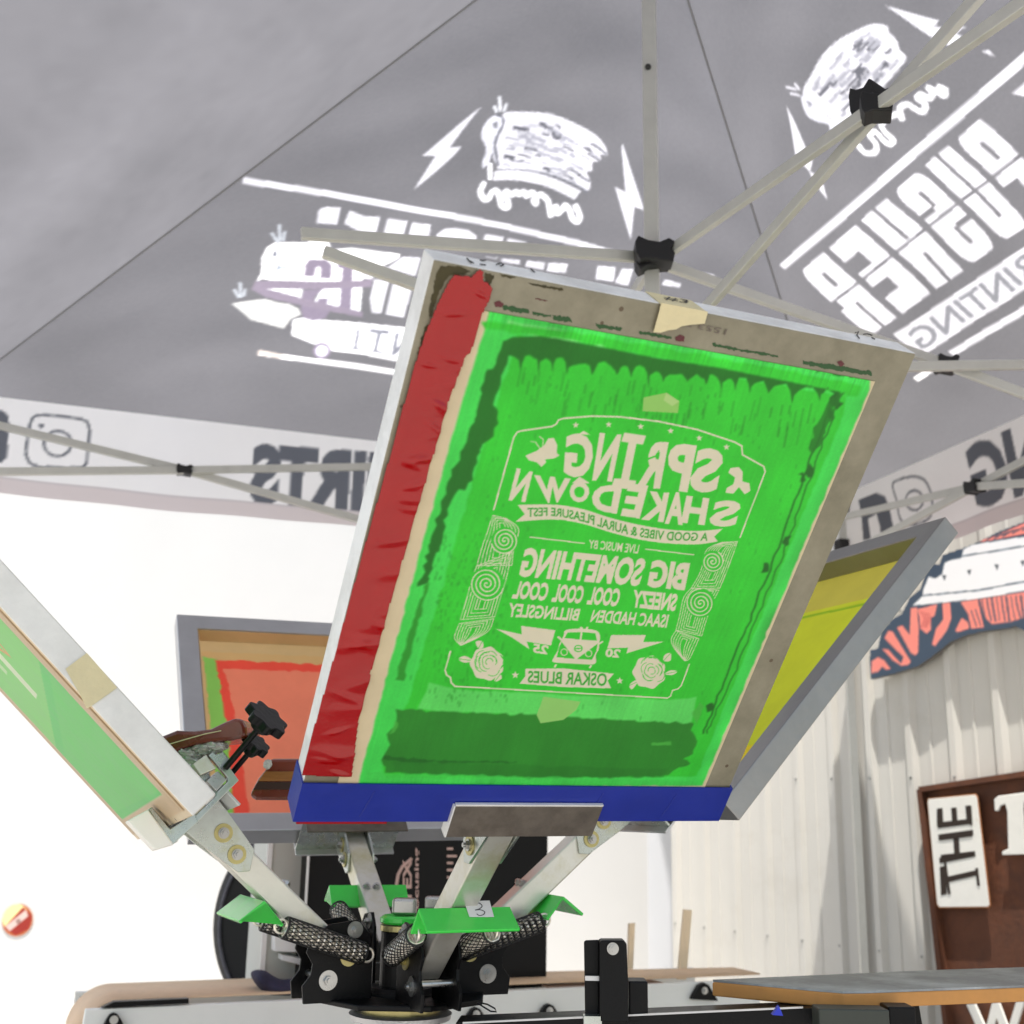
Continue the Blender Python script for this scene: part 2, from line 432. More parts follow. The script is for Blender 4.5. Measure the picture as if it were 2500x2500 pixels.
scr = []
for kk in range(0, 22):
    for zz in (0.45, 1.05, 1.65, 2.25):
        p_ = wp(s0 + kk * pitch + 0.039, 0.019, zz); scr.append(hexnut(p_, wn_, 0.0035, 0.003, 0.0055, 0.001))
sw_ = obj('wall_screws', join(*scr), MT['bolt'], bw); sw_['kind'] = 'stuff'
def wall_at(px, py, off=0.0):
    return on(px, py, W0 + wn_ * off, wn_)
# black strip added on the wall as the shadow line beside the tent leg
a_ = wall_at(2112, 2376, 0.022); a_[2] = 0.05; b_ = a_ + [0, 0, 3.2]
obj('seam_or_shadow', bar(a_, b_, 0.026, 0.012, up=wn_), MT['black'], bw)

# ------------------------------------------------------------------ cut-out wooden saw sign on the wall
sg = thing('saw_sign', 'cut-out sign on the ribbed wall, navy with salmon wood grain and a white riveted bar', 'sign', wall_at(2400, 1500, 0.05))
O = wall_at(2300, 1500, 0.048)
sc_ = Canvas(O, wdir, (0, 0, 1), -0.5, 0.8, -0.55, 0.7, 0.004, (63, 80, 100))
def z3(x, y): return (1750 + x * 0.4141, 1100 + y * 0.4141)
def z5(x, y): return (2000 + x * 0.2588, 1200 + y * 0.2588)
NAVY, SALM, SW = (63, 80, 100), (255, 148, 134), (250, 252, 255)
outline = [z5(*p) for p in [(485, 1500), (560, 1480), (590, 1330), (700, 1200), (780, 1160), (860, 1000), (960, 920), (1000, 800), (1080, 690), (1140, 690), (1170, 600), (1350, 540), (1500, 480), (1700, 380), (1932, 290), (2300, 150), (2700, 40), (2700, 1320), (2400, 1350), (2050, 1330), (1932, 1310), (1860, 1270), (1780, 1290), (1500, 1330), (1380, 1360), (1240, 1420), (1050, 1570), (930, 1650), (700, 1720), (490, 1770), (480, 1640)]]
W_ = [[(600, 1480), (660, 1490), (720, 1560), (780, 1620), (800, 1560), (620, 1380), (660, 1310), (700, 1320), (870, 1600), (850, 1630), (780, 1640), (700, 1590)],
      [(740, 1280), (790, 1260), (860, 1350), (870, 1100), (930, 1090), (945, 1300), (940, 1510), (915, 1545), (870, 1520)],
      [(500, 1600), (560, 1560), (620, 1590), (680, 1670), (640, 1680), (600, 1650), (560, 1700), (500, 1710)],
      [(930, 1110), (1120, 1060), (1095, 1170), (1060, 1190), (1060, 1300), (1020, 1340), (960, 1290), (950, 1180)],
      [(1170, 1055), (1240, 1045), (1250, 1200), (1210, 1310), (1100, 1455), (1070, 1440), (1110, 1290), (1180, 1200)],
      [(1290, 1310), (1350, 1190), (1410, 1230), (1420, 1290), (1310, 1325)],
      [(1340, 1040), (1500, 1010), (1560, 1280), (1440, 1290), (1410, 1150)],
      [(1520, 1010), (1932, 945), (2300, 900), (2700, 880), (2700, 1230), (2300, 1200), (1932, 1190), (1800, 1230), (1640, 1250), (1570, 1190)],
      [(1500, 470), (1700, 400), (1932, 300), (2300, 180), (2700, 60), (2700, 280), (1932, 400), (1560, 470)]]
for p in W_: sc_.poly([z5(*q) for q in p], SALM)
for i in range(26):
    x = 1540 + i * 46
    sc_.stroke([z5(*q) for q in [(x, 1005 - i * 3), (x + 14, 1090), (x + 40 + rng.normal(0, 10), 1215)]], 0.004 + 0.0024 * (i % 3), NAVY, alpha=0.75)
for i in range(5):
    sc_.stroke([z5(*q) for q in [(955 + i * 22, 1120 + i * 6), (1000 + i * 15, 1200), (960 + i * 14, 1280)]], 0.003, (200, 96, 92))
for i in range(9):
    sc_.stroke([z5(*q) for q in [(1560 + i * 90, 480 - i * 28), (1640 + i * 90, 420 - i * 24), (1760 + i * 90, 400 - i * 30)]], 0.0036, NAVY)
for q in [(1390, 1150), (1440, 1120), (1480, 1110)]:
    sc_.stroke([z5(*q), z5(q[0] + 50, q[1] + 150)], 0.004, NAVY)
sc_.poly([z5(*p) for p in [(885, 1075), (980, 985), (990, 920), (1040, 800), (1100, 820), (1165, 780), (1190, 670), (1250, 645), (1345, 625), (1370, 540), (1450, 500), (1932, 425), (2700, 300), (2700, 800), (1932, 935), (1500, 1010)]], SW)
sc_.stroke([z5(*p) for p in [(1345, 610), (1932, 515), (2700, 400)]], 0.005, NAVY)
sc_.stroke([z5(*p) for p in [(985, 980), (1500, 930), (1932, 850), (2700, 730)]], 0.005, NAVY)
for q in [(1185, 800), (1420, 750), (1680, 700), (1925, 665), (2170, 620), (2400, 585)]:
    sc_.poly([z5(q[0] - 20, q[1] - 12), z5(q[0] + 20, q[1] - 14), z5(q[0] + 5, q[1] + 40)], (40, 52, 66))
OUT2 = np.array([sc_.uv(p) for p in outline])
def inpoly(P):
    def f(x, y):
        m = np.zeros(x.shape, bool); n = len(P)
        for i in range(n):
            x1, y1 = P[i]; x2, y2 = P[(i + 1) % n]
            if y1 == y2: continue
            c = (y >= min(y1, y2)) & (y < max(y1, y2)); m ^= c & (x < x1 + (y - y1) * (x2 - x1) / (y2 - y1))
        return m
    return f
sgn = 1 if np.dot(sc_.n, wn_) > 0 else -1
sc_.mesh('printed_face', MT['printflat'], sg, keep=inpoly(OUT2), off=0.0025 * sgn)
MT['navyedge'] = mat('navy_board_edge', tuple(lin((120, 116, 112))), 0.6, noise=0.2, nscale=20)
obj('board', prism([sc_.O + sc_.ux * u + sc_.uy * v for u, v in OUT2], -wn_ * 0.02), MT['navyedge'], sg)

# ------------------------------------------------------------------ rusty framed board with letter plates
bd = thing('rusty_board', 'brown rusty framed board with white cut-out letter plates on the ribbed wall', 'sign', wall_at(2400, 2300, 0.04))
tl, bl = wall_at(2257, 1928, 0.03), wall_at(2322, 2500, 0.03); tr = wall_at(2500, 1892, 0.03)
bx = unit(tr - tl); by = unit(bl - tl)
tr = tl + bx * 1.2; br = bl + by * 0.1 + bx * 1.2; bl = bl + by * 0.1
obj('panel', prism([tl, tr, br, bl], -wn_ * 0.01), MT['rust'], bd)
for a, b in ((tl, tr), (tl, bl), (tr, br)):
    obj('frame_bar', bar(a + wn_ * 0.015, b + wn_ * 0.015, 0.018, 0.034, up=wn_), MT['rust'], bd)
def zs(x, y): return (2200 + x * 0.3363, 1850 + y * 0.3363)
pn = wn_
def plate(name, pts, off, th, matl, parent):
    P = [wall_at(*p, off) for p in pts]
    return obj(name, prism(P, wn_ * th), matl, parent, bevel=0.002)
pl = plate('letter_plate', [zs(*p) for p in [(200, 325), (205, 300), (545, 268), (560, 290), (650, 1065), (640, 1082), (285, 1085), (268, 1060)]], 0.052, 0.006, MT['plate'], bd)
def grow(pts, k):
    c_ = np.mean(np.array(pts, float), 0); return [tuple(c_ + (np.array(p) - c_) * k) for p in pts]
plate('rust_halo', grow([zs(*p) for p in [(200, 325), (205, 300), (545, 268), (560, 290), (650, 1065), (640, 1082), (285, 1085), (268, 1060)]], 1.022), 0.0515, 0.006, MT['rustedge'], bd)
def flat_text(name, body, q, matl, off, n, P0, parent, th=0.003, bold=0.02):
    v, t = text_tris(body, bold)
    P = quadmap(v, q); W3 = [on(p[0], p[1], np.asarray(P0) + n * off, n) for p in P]
    nv = len(W3); V = [p for p in W3] + [p + n * th for p in W3]; Fc = []
    # boundary walls
    from collections import Counter
    ed = Counter()
    for tr_ in t:
        for i in range(3): ed[(tr_[i], tr_[(i + 1) % 3])] += 1
    flip = np.dot(np.cross(W3[t[0][1]] - W3[t[0][0]], W3[t[0][2]] - W3[t[0][0]]), n) < 0
    for tr_ in t:
        tt = tuple(int(i) + nv for i in tr_); Fc.append(tt[::-1] if flip else tt)
    for (a, b) in ed:
        if (b, a) not in ed:
            a, b = int(a), int(b)
            Fc.append((a, b, b + nv, a + nv) if not flip else (b, a, a + nv, b + nv))
    return obj(name, (V, Fc), matl, parent)
MT['cut'] = mat('cut_through_letter', (0.03, 0.018, 0.012), 0.8)
flat_text('cut_letters', 'THE', [zs(*p) for p in [(290, 1000), (262, 365), (505, 345), (560, 930)]], MT['cut'], 0.0582, wn_, W0, pl, 0.001, 0.012)
# stencil serifs on the plate letters
for a, b in [((268, 380), (270, 500)), ((500, 352), (508, 490)), ((280, 590), (515, 560)), ((290, 715), (528, 690)), ((318, 760), (350, 990)), ((548, 800), (562, 930))]:
    P = [wall_at(*zs(*a), 0.0588), wall_at(*zs(*b), 0.0588)]
    obj('letter_serif', bar(P[0], P[1], 0.010, 0.002, up=wn_), MT['cut'], pl)
plate('letter', [zs(*p) for p in [(685, 300), (715, 278), (1000, 240), (1020, 345), (990, 355), (960, 318), (900, 325), (895, 385), (908, 650), (940, 668), (940, 700), (745, 706), (742, 682), (788, 660), (780, 388), (765, 335), (730, 350), (715, 385), (690, 386)]], 0.05, 0.008, MT['plate'], bd)
flat_text('letter', 'W', [zs(*p) for p in [(485, 1790), (905, 1770), (900, 2100), (530, 2110)]], MT['plate'], 0.05, wn_, W0, bd, 0.008, 0.03)

# ------------------------------------------------------------------ white trailer behind
TY = 6.0
trl = thing('white_trailer', 'big plain white trailer side filling the background on the left', 'trailer', (-2.2, TY, 0))
xr = at(1645, 2200, TY)[0]
obj('body', join(obox(((xr - 5.8) / 2, TY + 1.1, 2.1), (1, 0, 0), (0, 1, 0), (0, 0, 1), (xr + 6.6) / 2, 1.1, 2.14)), MT['trailer'], trl, bevel=0.03)
xs_ = at(1580, 2200, TY)[0]
MT['trim'] = mat('bluish_white_trim', (0.78, 0.80, 0.84), 0.35, 0.2)
obj('corner_trim', obox(((xs_ + xr) / 2 + 0.002, TY - 0.004, 2.2), (1, 0, 0), (0, 1, 0), (0, 0, 1), (xr - xs_) / 2 - 0.004, 0.004, 2.1), MT['trim'], trl)
# round sticker with a cream/red split and pale lettering band
sp = at(43, 2246, TY - 0.004)
stc = Canvas(sp, (1, 0, 0), (0, 0, 1), -0.1, 0.1, -0.1, 0.1, 0.004, (240, 240, 236))
stc.disc((0, 0), 0.075, (176, 96, 52), sp='m'); stc.disc((-0.012, 0.012), 0.062, (246, 222, 158), sp='m')
stc.poly([(-0.06, -0.035), (0.02, 0.06), (0.07, 0.02), (0.06, -0.04), (0, -0.07)], (150, 36, 22), sp='m')
stc.poly([(-0.055, -0.03), (0.035, 0.048), (0.05, 0.02), (-0.03, -0.05)], (214, 188, 180), sp='m')
stc.disc((0.005, -0.005), 0.012, (150, 120, 112), sp='m')
stc.mesh('round_sticker', MT['printflat'], trl, keep=lambda x, y: x * x + y * y < 0.075 ** 2)
# trailer wheel
wc = at(797, 2255, 3.75)
R_ = np.linalg.norm(at(515, 2255, 3.75) - wc)
wh = thing('spare_wheel', 'big black round tyre standing behind the dryer cabinet', 'tyre', wc - [0, 0, R_])
obj('tyre', lathe(wc - [0, 0.0, 0], (0, 1, 0), [(0, R_ * 0.9), (0.0, R_ * 0.95), (0.03, R_), (0.18, R_), (0.2, R_ * 0.9)], 96), MT['rubber'], wh)
tt = [wc + np.array([math.cos(a) * R_ * 0.925, -0.004, math.sin(a) * R_ * 0.925]) for a in np.linspace(0, 2 * math.pi, 96, endpoint=False)]
obj('sidewall_ring', tube(tt, R_ * 0.018, 6, closed=True), MT['rubber2'], wh)

# ------------------------------------------------------------------ conveyor dryer
zl = at(209, 2465, 2.75)[2]
rl, rr = atz(209, 2465, zl), atz(1738, 2397, zl)
rd = unit(rr - rl); rn = unit(np.cross(rd, (0, 0, 1)))   # rn points toward camera (-y)
if rn[1] > 0: rn = -rn
rr = rl + rd * (np.linalg.norm(rr - rl) + 0.15)
dry = thing('conveyor_dryer', 'conveyor dryer with white side rail, tan belt and black heater box behind the press', 'dryer', (rl[0] + 0.8, rl[1] + 0.3, 0))
obj('side_rail', prism([rl, rr, rr - [0, 0, 0.13], rl - [0.012, 0, 0.13]], -rn * 0.02), MT['rail'], dry, bevel=0.002)
bk = -rn * 0.33
obj('side_rail', prism([rl + bk + [0, 0, -0.01], rr + bk + [0, 0, -0.01], rr + bk - [0, 0, 0.13], rl + bk - [0, 0, 0.13]], -rn * 0.02), MT['rail'], dry)
# belt: profile loop with rounded left end
bz = 0.035
B = []
cen = rl + rd * 0.075 - rn * 0.03 + np.array([0, 0, -0.080])
for i in range(17):
    a = rad(200 - i * 7.0); r = 0.09
    B.append((cen + rd * (0.0 + r * math.cos(a) * 1.0) + np.array([0, 0, r * math.sin(a)])))
B = [cen - rd * 0.088 + np.array([0, 0, -0.09])] + B
B.append(rl + rd * 0.45 - rn * 0.03 + np.array([0, 0, 0.010])); B.append(rl + rd * 1.75 - rn * 0.03 + np.array([0, 0, 0.008]))
V = []; Fc = []
for i_, p in enumerate(B): V += [p, p - rn * (0.25 if i_ < len(B) - 1 else 0.13)]
for i in range(len(B) - 1): Fc.append((2 * i, 2 * i + 1, 2 * i + 3, 2 * i + 2))
bo = obj('belt', (V, Fc), MT['belt'], dry, smooth=True)
so = bo.modifiers.new('s', 'SOLIDIFY'); so.thickness = 0.004
# black guide strips
def onr(px, py, off=0.0): return on(px, py, rl + rn * off, rn)
obj('guide_strip', prism([onr(248, 2461, 0.004), onr(278, 2446, 0.004), onr(461, 2438, 0.004), onr(461, 2450, 0.004)], -rn * 0.02), MT['black'], dry)
fo = -0.29
obj('guide_strip', prism([onr(255, 2412, fo), onr(403, 2407, fo), onr(403, 2414, fo), onr(255, 2419, fo)], -rn * 0.02), MT['black'], dry)
obj('roller_end', prism([onr(195, 2436, fo), onr(232, 2425, fo), onr(232, 2431, fo), onr(200, 2441, fo)], -rn * 0.02), MT['alu_dark'], dry)
for (cx, cy, s_) in ((278, 2500, 1.0), (1720, 2430, 1.15), (1163, 2486, 1.0), (1342, 2478, 1.0)):
    pts = [(cx - 27 * s_, cy + 10), (cx - 18 * s_, cy - 10), (cx - 10 * s_, cy - 22 * s_), (cx, cy - 27 * s_), (cx + 10 * s_, cy - 22 * s_), (cx + 18 * s_, cy - 10), (cx + 30 * s_, cy + 14)]
    bb = obj('bearing_block', prism([onr(*p, 0.018) for p in pts], -rn * 0.016), MT['black'], dry, bevel=0.002)
    obj('bearing_bolt', hexnut(onr(cx, cy - 10 * s_, 0.018), rn, 0.006, 0.003, 0.009), MT['bolt'], bb)
# heater box
hb0 = onr(757, 2060, -0.12); hb1 = onr(1338, 2060, -0.12); hbb = onr(757, 2436, -0.12)
zt = 1.10; zb = hbb[2]
c0_ = np.array([hb0[0], hb0[1], zb]); c1_ = np.array([hb1[0], hb1[1], zb])
box = obj('heater_box', prism([c0_, c1_, c1_ - rn * 0.35, c0_ - rn * 0.35], (0, 0, zt - zb - 0.1)), MT['black'], dry, bevel=0.003)
obj('box_edge_trim', bar(c0_ + rn * 0.004 - rd * 0.003, c0_ + rn * 0.004 - rd * 0.003 + [0, 0, zt - zb - 0.12], 0.006, 0.006), MT['alu'], dry)
P0 = c0_ + rn * 0.0; 
flat_text('lettering', 'VASTEX', [(983, 2310), (983, 2098), (1005, 2098), (1005, 2310)], MT['pinktext'], 0.001, rn, P0, box, 0.001, 0.03)
flat_text('lettering', 'Infrared Focusing', [(1011, 2415), (1011, 2070), (1025, 2070), (1025, 2415)], MT['pinktext'], 0.001, rn, P0, box, 0.001, 0.02)
arc = [on(x, y, P0 + rn * 0.002, rn) for x, y in [(1005, 2096), (996, 2104), (982, 2116), (972, 2135), (968, 2158), (971, 2180), (981, 2200), (992, 2212)]]
obj('logo_arc', tube(arc, 0.0045, 6), MT['pinktext'], box)
for i, y in enumerate((2072, 2090, 2107, 2124, 2142, 2159, 2176, 2192)):
    l_ = 24 if i % 2 else 15
    obj('logo_dash', prism([on(x, yy, P0 + rn * 0.001, rn) for x, yy in [(1091, y - 3), (1091 + l_, y - 3), (1091 + l_, y + 3), (1091, y + 3)]], rn * 0.001), MT['pinktext'], box)
# grey cabinet
g0 = onr(636, 2420, -0.2); g1 = onr(757, 2420, -0.2)
cab = obj('control_cabinet', prism([g0, g1, g1 - rn * 0.2, g0 - rn * 0.2], (0, 0, 0.36)), MT['cabinet'], dry, bevel=0.004)
obj('cabinet_trim', bar(g0 + rn * 0.003, g0 + rn * 0.003 + [0, 0, 0.35], 0.012, 0.006, up=rn), MT['paper'], cab)
for pts in ([(672, 2280), (750, 2290), (750, 2326), (671, 2322)], [(690, 2332), (750, 2342), (750, 2360), (688, 2344)]):
    obj('paper_tray', prism([on(*p, g0 + rn * 0.05, rn) for p in pts], -rn * 0.045), MT['paper'], cab)
for s_ in (0.15, 1.6):
    for q in (0.0, 0.27):
        p_ = rl + rd * s_ - rn * (0.03 + q)
        obj('leg', bar((p_[0], p_[1], 0), (p_[0], p_[1], rl[2] - 0.13), 0.05, 0.05, up=rn), MT['rail'], dry)
# navy cloth on the belt
def blob(name, pts_top, pts_bot, P0, n, depth, matl, parent=None):
    V = []; Fc = []; m = len(pts_top); K = 7
    for i in range(m):
        a = on(*pts_top[i], P0, n); b = on(*pts_bot[i], P0, n); c = (a + b) / 2
        for k in range(12):
            th = 2 * math.pi * k / 12
            V.append(c + (a - c) * math.cos(th) - n * depth * math.sin(th) * (1 + 0.2 * math.sin(i * 2.1)))
    for i in range(m - 1):
        for k in range(12):
            Fc.append((i * 12 + k, i * 12 + (k + 1) % 12, (i + 1) * 12 + (k + 1) % 12, (i + 1) * 12 + k))
    Fc.append(tuple(range(11, -1, -1))); Fc.append(tuple(range((m - 1) * 12, m * 12)))
    o = obj(name, (V, Fc), matl, parent, smooth=True)
    s_ = o.modifiers.new('s', 'SUBSURF'); s_.levels = 2; s_.render_levels = 2
    return o
cl = blob('cloth', [(617, 2374), (630, 2366), (650, 2368), (662, 2378), (680, 2390), (705, 2392), (735, 2384), (770, 2378)], [(618, 2392), (628, 2408), (640, 2424), (655, 2430), (680, 2430), (705, 2431), (735, 2430), (770, 2428)], rl - rn * 0.09, rn, 0.05, MT['cloth'])
tag(cl, 'crumpled navy blue cloth lying on the tan dryer belt', 'cloth')
# pine strips and stacked board on the dryer at the right
for nm, pts, lab in (('wood_strip', [(1536, 2255), (1551, 2253), (1545, 2392), (1531, 2392)], 'shorter pale pine strip standing left on the dryer behind the black bracket'),
                     ('wood_strip', [(1670, 2220), (1690, 2222), (1676, 2392), (1654, 2392)], 'taller pale pine strip leaning on the dryer in front of the ribbed wall')):
    o = obj(nm, prism([onr(*p, -0.25) for p in pts], -rn * 0.008), MT['stick'], None, bevel=0.001)
    tag(o, lab, 'wood strip', 'pine strips standing on the dryer')
MT['pinkboard'] = mat('pinkish_board', tuple(lin((205, 178, 164))), 0.6, noise=0.1, nscale=10)
o = obj('flat_board', prism([onr(1338, 2409, -0.08), onr(1620, 2399, -0.08), onr(1620, 2402, -0.08), onr(1338, 2413, -0.08)], -rn * 0.10), MT['pinkboard'])
tag(o, 'flat pinkish board lying on the dryer rail right of the black heater box', 'board')

# ------------------------------------------------------------------ canopy tent
ZE = 2.10
A = atz(2055, 1210, ZE); Bc = atz(-107, 957, ZE)
Cdir = unit(atz(2500, 1014, ZE) - A); Cc = A + Cdir * 3.05
Dc = Bc + (Cc - A); CEN = (Bc + Cc) / 2
PX_ = on(1592, 640, (0, CEN[1], 0), np.array([0, 1.0, 0]))[0]; CEN = np.array([PX_, CEN[1], CEN[2]])
ap = on(1560, -320, (0, CEN[1], 0), np.array([0, 1.0, 0])); APX = np.array([CEN[0], CEN[1], ap[2]])
tent = thing('canopy_tent', 'grey pop-up canopy with white printed logos overhead', 'canopy', (CEN[0], CEN[1], 0))
GREY, WHT = (105, 105, 109), (198, 198, 205)
def tri_keep(P):
    return inpoly(np.array(P))
def face(Pa, Pb, res=0.005):
    # roof face between eave corners Pa (left) and Pb (right), apex APX
    ux = unit(Pb - Pa); h = APX - Pa; foot = Pa + ux * np.dot(h, ux); uy = unit(APX - foot)
    L_ = np.linalg.norm(Pb - Pa); H_ = np.linalg.norm(APX - foot); fx = np.dot(h, ux)
    c = Canvas(Pa, ux, uy, 0, L_, 0, H_, res, GREY)
    tri = np.array([(0, 0), (L_, 0), (fx, H_)])
    return c, tri
def wave(L_, H_, tri, amp=0.02):
    def f(X, Y):
        # fabric belly, zero on the three edges
        fx = tri[2][0]
        d0 = Y; 
        e1 = (X * H_ - Y * fx) / math.hypot(H_, fx); e2 = ((L_ - X) * H_ - Y * (L_ - fx)) / math.hypot(H_, L_ - fx)
        b = np.clip(d0, 0, 1) * np.clip(e1, 0, 1) * np.clip(e2, 0, 1)
        ed = np.clip(d0 * 3, 0, 1) * np.clip(e1 * 3, 0, 1) * np.clip(e2 * 3, 0, 1)
        rp = ed * (0.0050 * np.sin(X * 9.0 + 2.2 * np.sin(Y * 3.1)) * np.sin(Y * 4.3 + 1.3) + 0.0035 * np.sin(X * 5.1 - Y * 13 + 1.7 * np.sin(X * 2.3)) + 0.0022 * np.sin(X * 21 + Y * 9 + 2 * np.sin(Y * 5)) + 0.0016 * np.sin(Y * 31 - X * 17 + 1.5 * np.sin(X * 7)))
        rp = rp + 0.006 * np.exp(-np.maximum(e2, 0) * 4.5) * np.sin(Y * 26 + X * 6) * np.clip(e2 * 8, 0, 1) * np.clip(d0 * 3, 0, 1) + 0.006 * np.exp(-np.maximum(e1, 0) * 4.5) * np.sin(Y * 24 - X * 8) * np.clip(e1 * 8, 0, 1) * np.clip(d0 * 3, 0, 1)
        return b * amp * 0 + rp
    return f
LOGO_BOLT1 = [(490, 165), (275, 440), (355, 440), (30, 718), (180, 492), (90, 490)]
def zl_(x, y): return (1000 + x * 0.36232, 200 + y * 0.36232)
def zr(x, y): return (1700 + x * 0.4659, y * 0.4659)
# ---- face AB
cAB, tAB = face(Bc, A)
c = cAB
c.poly([zl_(*p) for p in [(490, 165), (275, 440), (355, 437), (300, 495), (30, 718), (175, 492), (90, 490)]], WHT)
c.poly([zl_(*p) for p in [(1440, 415), (1580, 855), (1515, 830), (1490, 1055), (1385, 700), (1455, 735), (1432, 430)]], WHT)
def log(c, f, LW):
    body = c.smooth([f(*p) for p in [(640, 210), (800, 205), (950, 220), (1100, 270), (1250, 350), (1320, 430), (1335, 495), (1290, 490), (1295, 530), (1240, 545), (1235, 600), (1200, 610), (1225, 680), (1200, 735), (1120, 690), (1000, 640), (850, 600), (720, 590), (610, 588), (590, 560), (600, 500), (585, 400), (630, 320)]], 5, True)
    c.poly(body, WHT)
    r2 = np.random.default_rng(3)
    for i in range(70):
        t = r2.uniform(0.05, 0.9); k = r2.uniform(0.05, 0.95); ln = r2.uniform(0.04, 0.16)
        def PP(t, k):
            top = np.array([(640 + 700 * t), 205 + 20 * t + 230 * t * t]); bot = np.array([600 + 600 * t, 580 + 20 * t + 120 * t * t])
            return top * (1 - k) + bot * k
        g = (96, 97, 104) if i % 3 == 0 else (150, 151, 160)
        c.stroke([f(*PP(t, k)), f(*PP(t + ln / 2, k + r2.uniform(-.02, .02))), f(*PP(t + ln, k + r2.uniform(-.01, .03)))], LW * (1.6 if i % 5 == 0 else 0.8), g)
    c.poly(c.smooth([f(*p) for p in [(590, 222), (630, 240), (635, 290), (600, 360), (580, 440), (600, 560), (570, 520), (560, 470), (545, 530), (500, 580), (495, 540), (520, 450), (490, 380), (500, 310), (540, 250)]], 5, True), (196, 197, 206))
    c.stroke(c.smooth([f(*p) for p in [(590, 222), (630, 240), (635, 290), (600, 360), (580, 440), (600, 560)]], 5), LW * 0.9, (96, 98, 106)); c.stroke(c.smooth([f(*p) for p in [(608, 592), (720, 592), (850, 604), (1000, 645), (1120, 695), (1200, 738)]], 5), LW * 0.9, (104, 106, 114))
    c.stroke([f(*p) for p in [(570, 290), (590, 275), (588, 310), (575, 300)]], LW, (110, 111, 118))
    for a in [[(575, 165), (592, 200)], [(610, 100), (616, 192)], [(655, 145), (640, 195)]]: c.stroke([f(*q) for q in a], LW * 1.2, (205, 208, 214))
    c.poly([f(*p) for p in [(530, 545), (560, 545), (560, 658), (532, 655)]], (240, 241, 246))
    top = c.smooth([f(*p) for p in [(575, 598), (700, 592), (850, 612), (1000, 660), (1160, 735)]], 6); bot = c.smooth([f(*p) for p in [(1115, 792), (980, 725), (850, 682), (700, 662), (568, 665)]], 6)
    c.poly(np.vstack([top, bot]), WHT)
    sq = [(505, 680), (482, 740), (505, 790), (535, 790), (560, 745), (590, 735), (610, 780), (625, 835), (665, 845), (665, 800), (640, 770), (655, 738), (690, 760), (720, 740), (745, 755), (770, 738), (795, 765), (820, 742), (850, 760), (855, 815), (840, 790), (880, 755), (930, 790), (945, 850), (955, 895), (965, 860), (990, 835), (1000, 880), (1030, 860), (1050, 828), (1080, 860), (1100, 915), (1135, 940), (1150, 900), (1120, 830)]
    c.stroke(c.smooth([f(*p) for p in sq], 4), LW * 2.4, (226, 227, 232))
log(c, zl_, 0.007)
c.stroke([(600, 440), (850, 478), (1100, 525), (1400, 588), (1745, 683)], 0.02, WHT)
for p in [[(1632, 655), (1740, 676)]]: c.stroke(p, 0.018, WHT)
def zg(x, y): return (550 + x * 0.25880, 500 + y * 0.25880)
for p in ([(880, 60), (905, 25), (960, 10), (1090, 15), (1060, 172), (868, 165)], [(1175, 40), (1320, 95), (1465, 100), (1415, 312), (1125, 160)], [(1540, 118), (1718, 145), (1680, 318), (1485, 300)], [(1765, 158), (1935, 185), (1905, 338), (1722, 325)]):
    c.poly([zg(*q) for q in p], WHT)
for p in ([(20, 942), (145, 958), (130, 1070), (0, 1058)], [(165, 1075), (190, 1020), (240, 985), (320, 982), (400, 1000), (455, 1040), (455, 1095)], [(518, 1030), (638, 1048), (630, 1105), (497, 1098)], [(668, 1056), (790, 1078), (780, 1115), (655, 1108)], [(490, 1180), (600, 1190), (598, 1196)], [(625, 1192), (748, 1198), (745, 1228), (620, 1215)], [(795, 1200), (915, 1210), (905, 1262), (780, 1240)], [(940, 1212), (1070, 1222), (1055, 1288), (925, 1270)], [(1270, 1235), (1390, 1245), (1380, 1345), (1258, 1330)], [(1435, 1255), (1510, 1262), (1480, 1375), (1390, 1355)], [(1590, 1320), (1600, 1372), (1560, 1370)], [(1730, 1340), (1835, 1362), (1825, 1390), (1705, 1375)]):
    c.poly([zl_(*q) for q in p], WHT)
for p in ([(1410, 705), (1555, 725), (1480, 1025), (1385, 1015), (1370, 900)], [(1590, 745), (1765, 800), (1690, 1055), (1515, 1030)], [(1680, 490), (1850, 500), (1800, 680), (1500, 585), (1330, 580), (1300, 700), (1385, 705)],):
    c.poly([zg(*q) for q in p], WHT)
# overlapping white panel at the left of the print
c.poly([zg(*q) for q in [(345, 640), (350, 500), (400, 400), (480, 355), (770, 350), (840, 315), (980, 340), (1000, 410), (1180, 400), (1650, 470), (1650, 500), (1500, 580), (1320, 580), (1300, 715), (430, 715), (345, 700), (290, 740)]], (246, 246, 248))
c.poly([zg(*q) for q in [(395, 795), (735, 780), (720, 895), (600, 860)]], (236, 240, 240))
c.poly([zg(*q) for q in [(920, 770), (1300, 770), (1275, 1035), (1150, 1010), (1060, 985), (830, 935)]], (236, 240, 242))
c.rough([zg(*q) for q in [(100, 930), (400, 885), (700, 975), (720, 1030), (640, 1080), (540, 1140), (330, 1130), (150, 1010)]], (196, 197, 196), 0.01, 0.03)
c.poly([zg(*q) for q in [(640, 1080), (720, 1060), (1200, 1100), (1720, 1150), (1720, 1480), (1020, 1370), (840, 1300), (630, 1220)]], (236, 237, 241))
PUR = (128, 120, 136)
c.poly([zg(*q) for q in [(745, 668), (760, 560), (800, 510), (960, 510), (1010, 560), (1000, 690), (900, 685), (905, 580), (860, 580), (845, 670)]], PUR)
c.poly([zg(*q) for q in [(1065, 530), (1280, 545), (1270, 600), (1210, 600), (1190, 1000), (1080, 990), (1110, 590), (1068, 585)]], PUR)
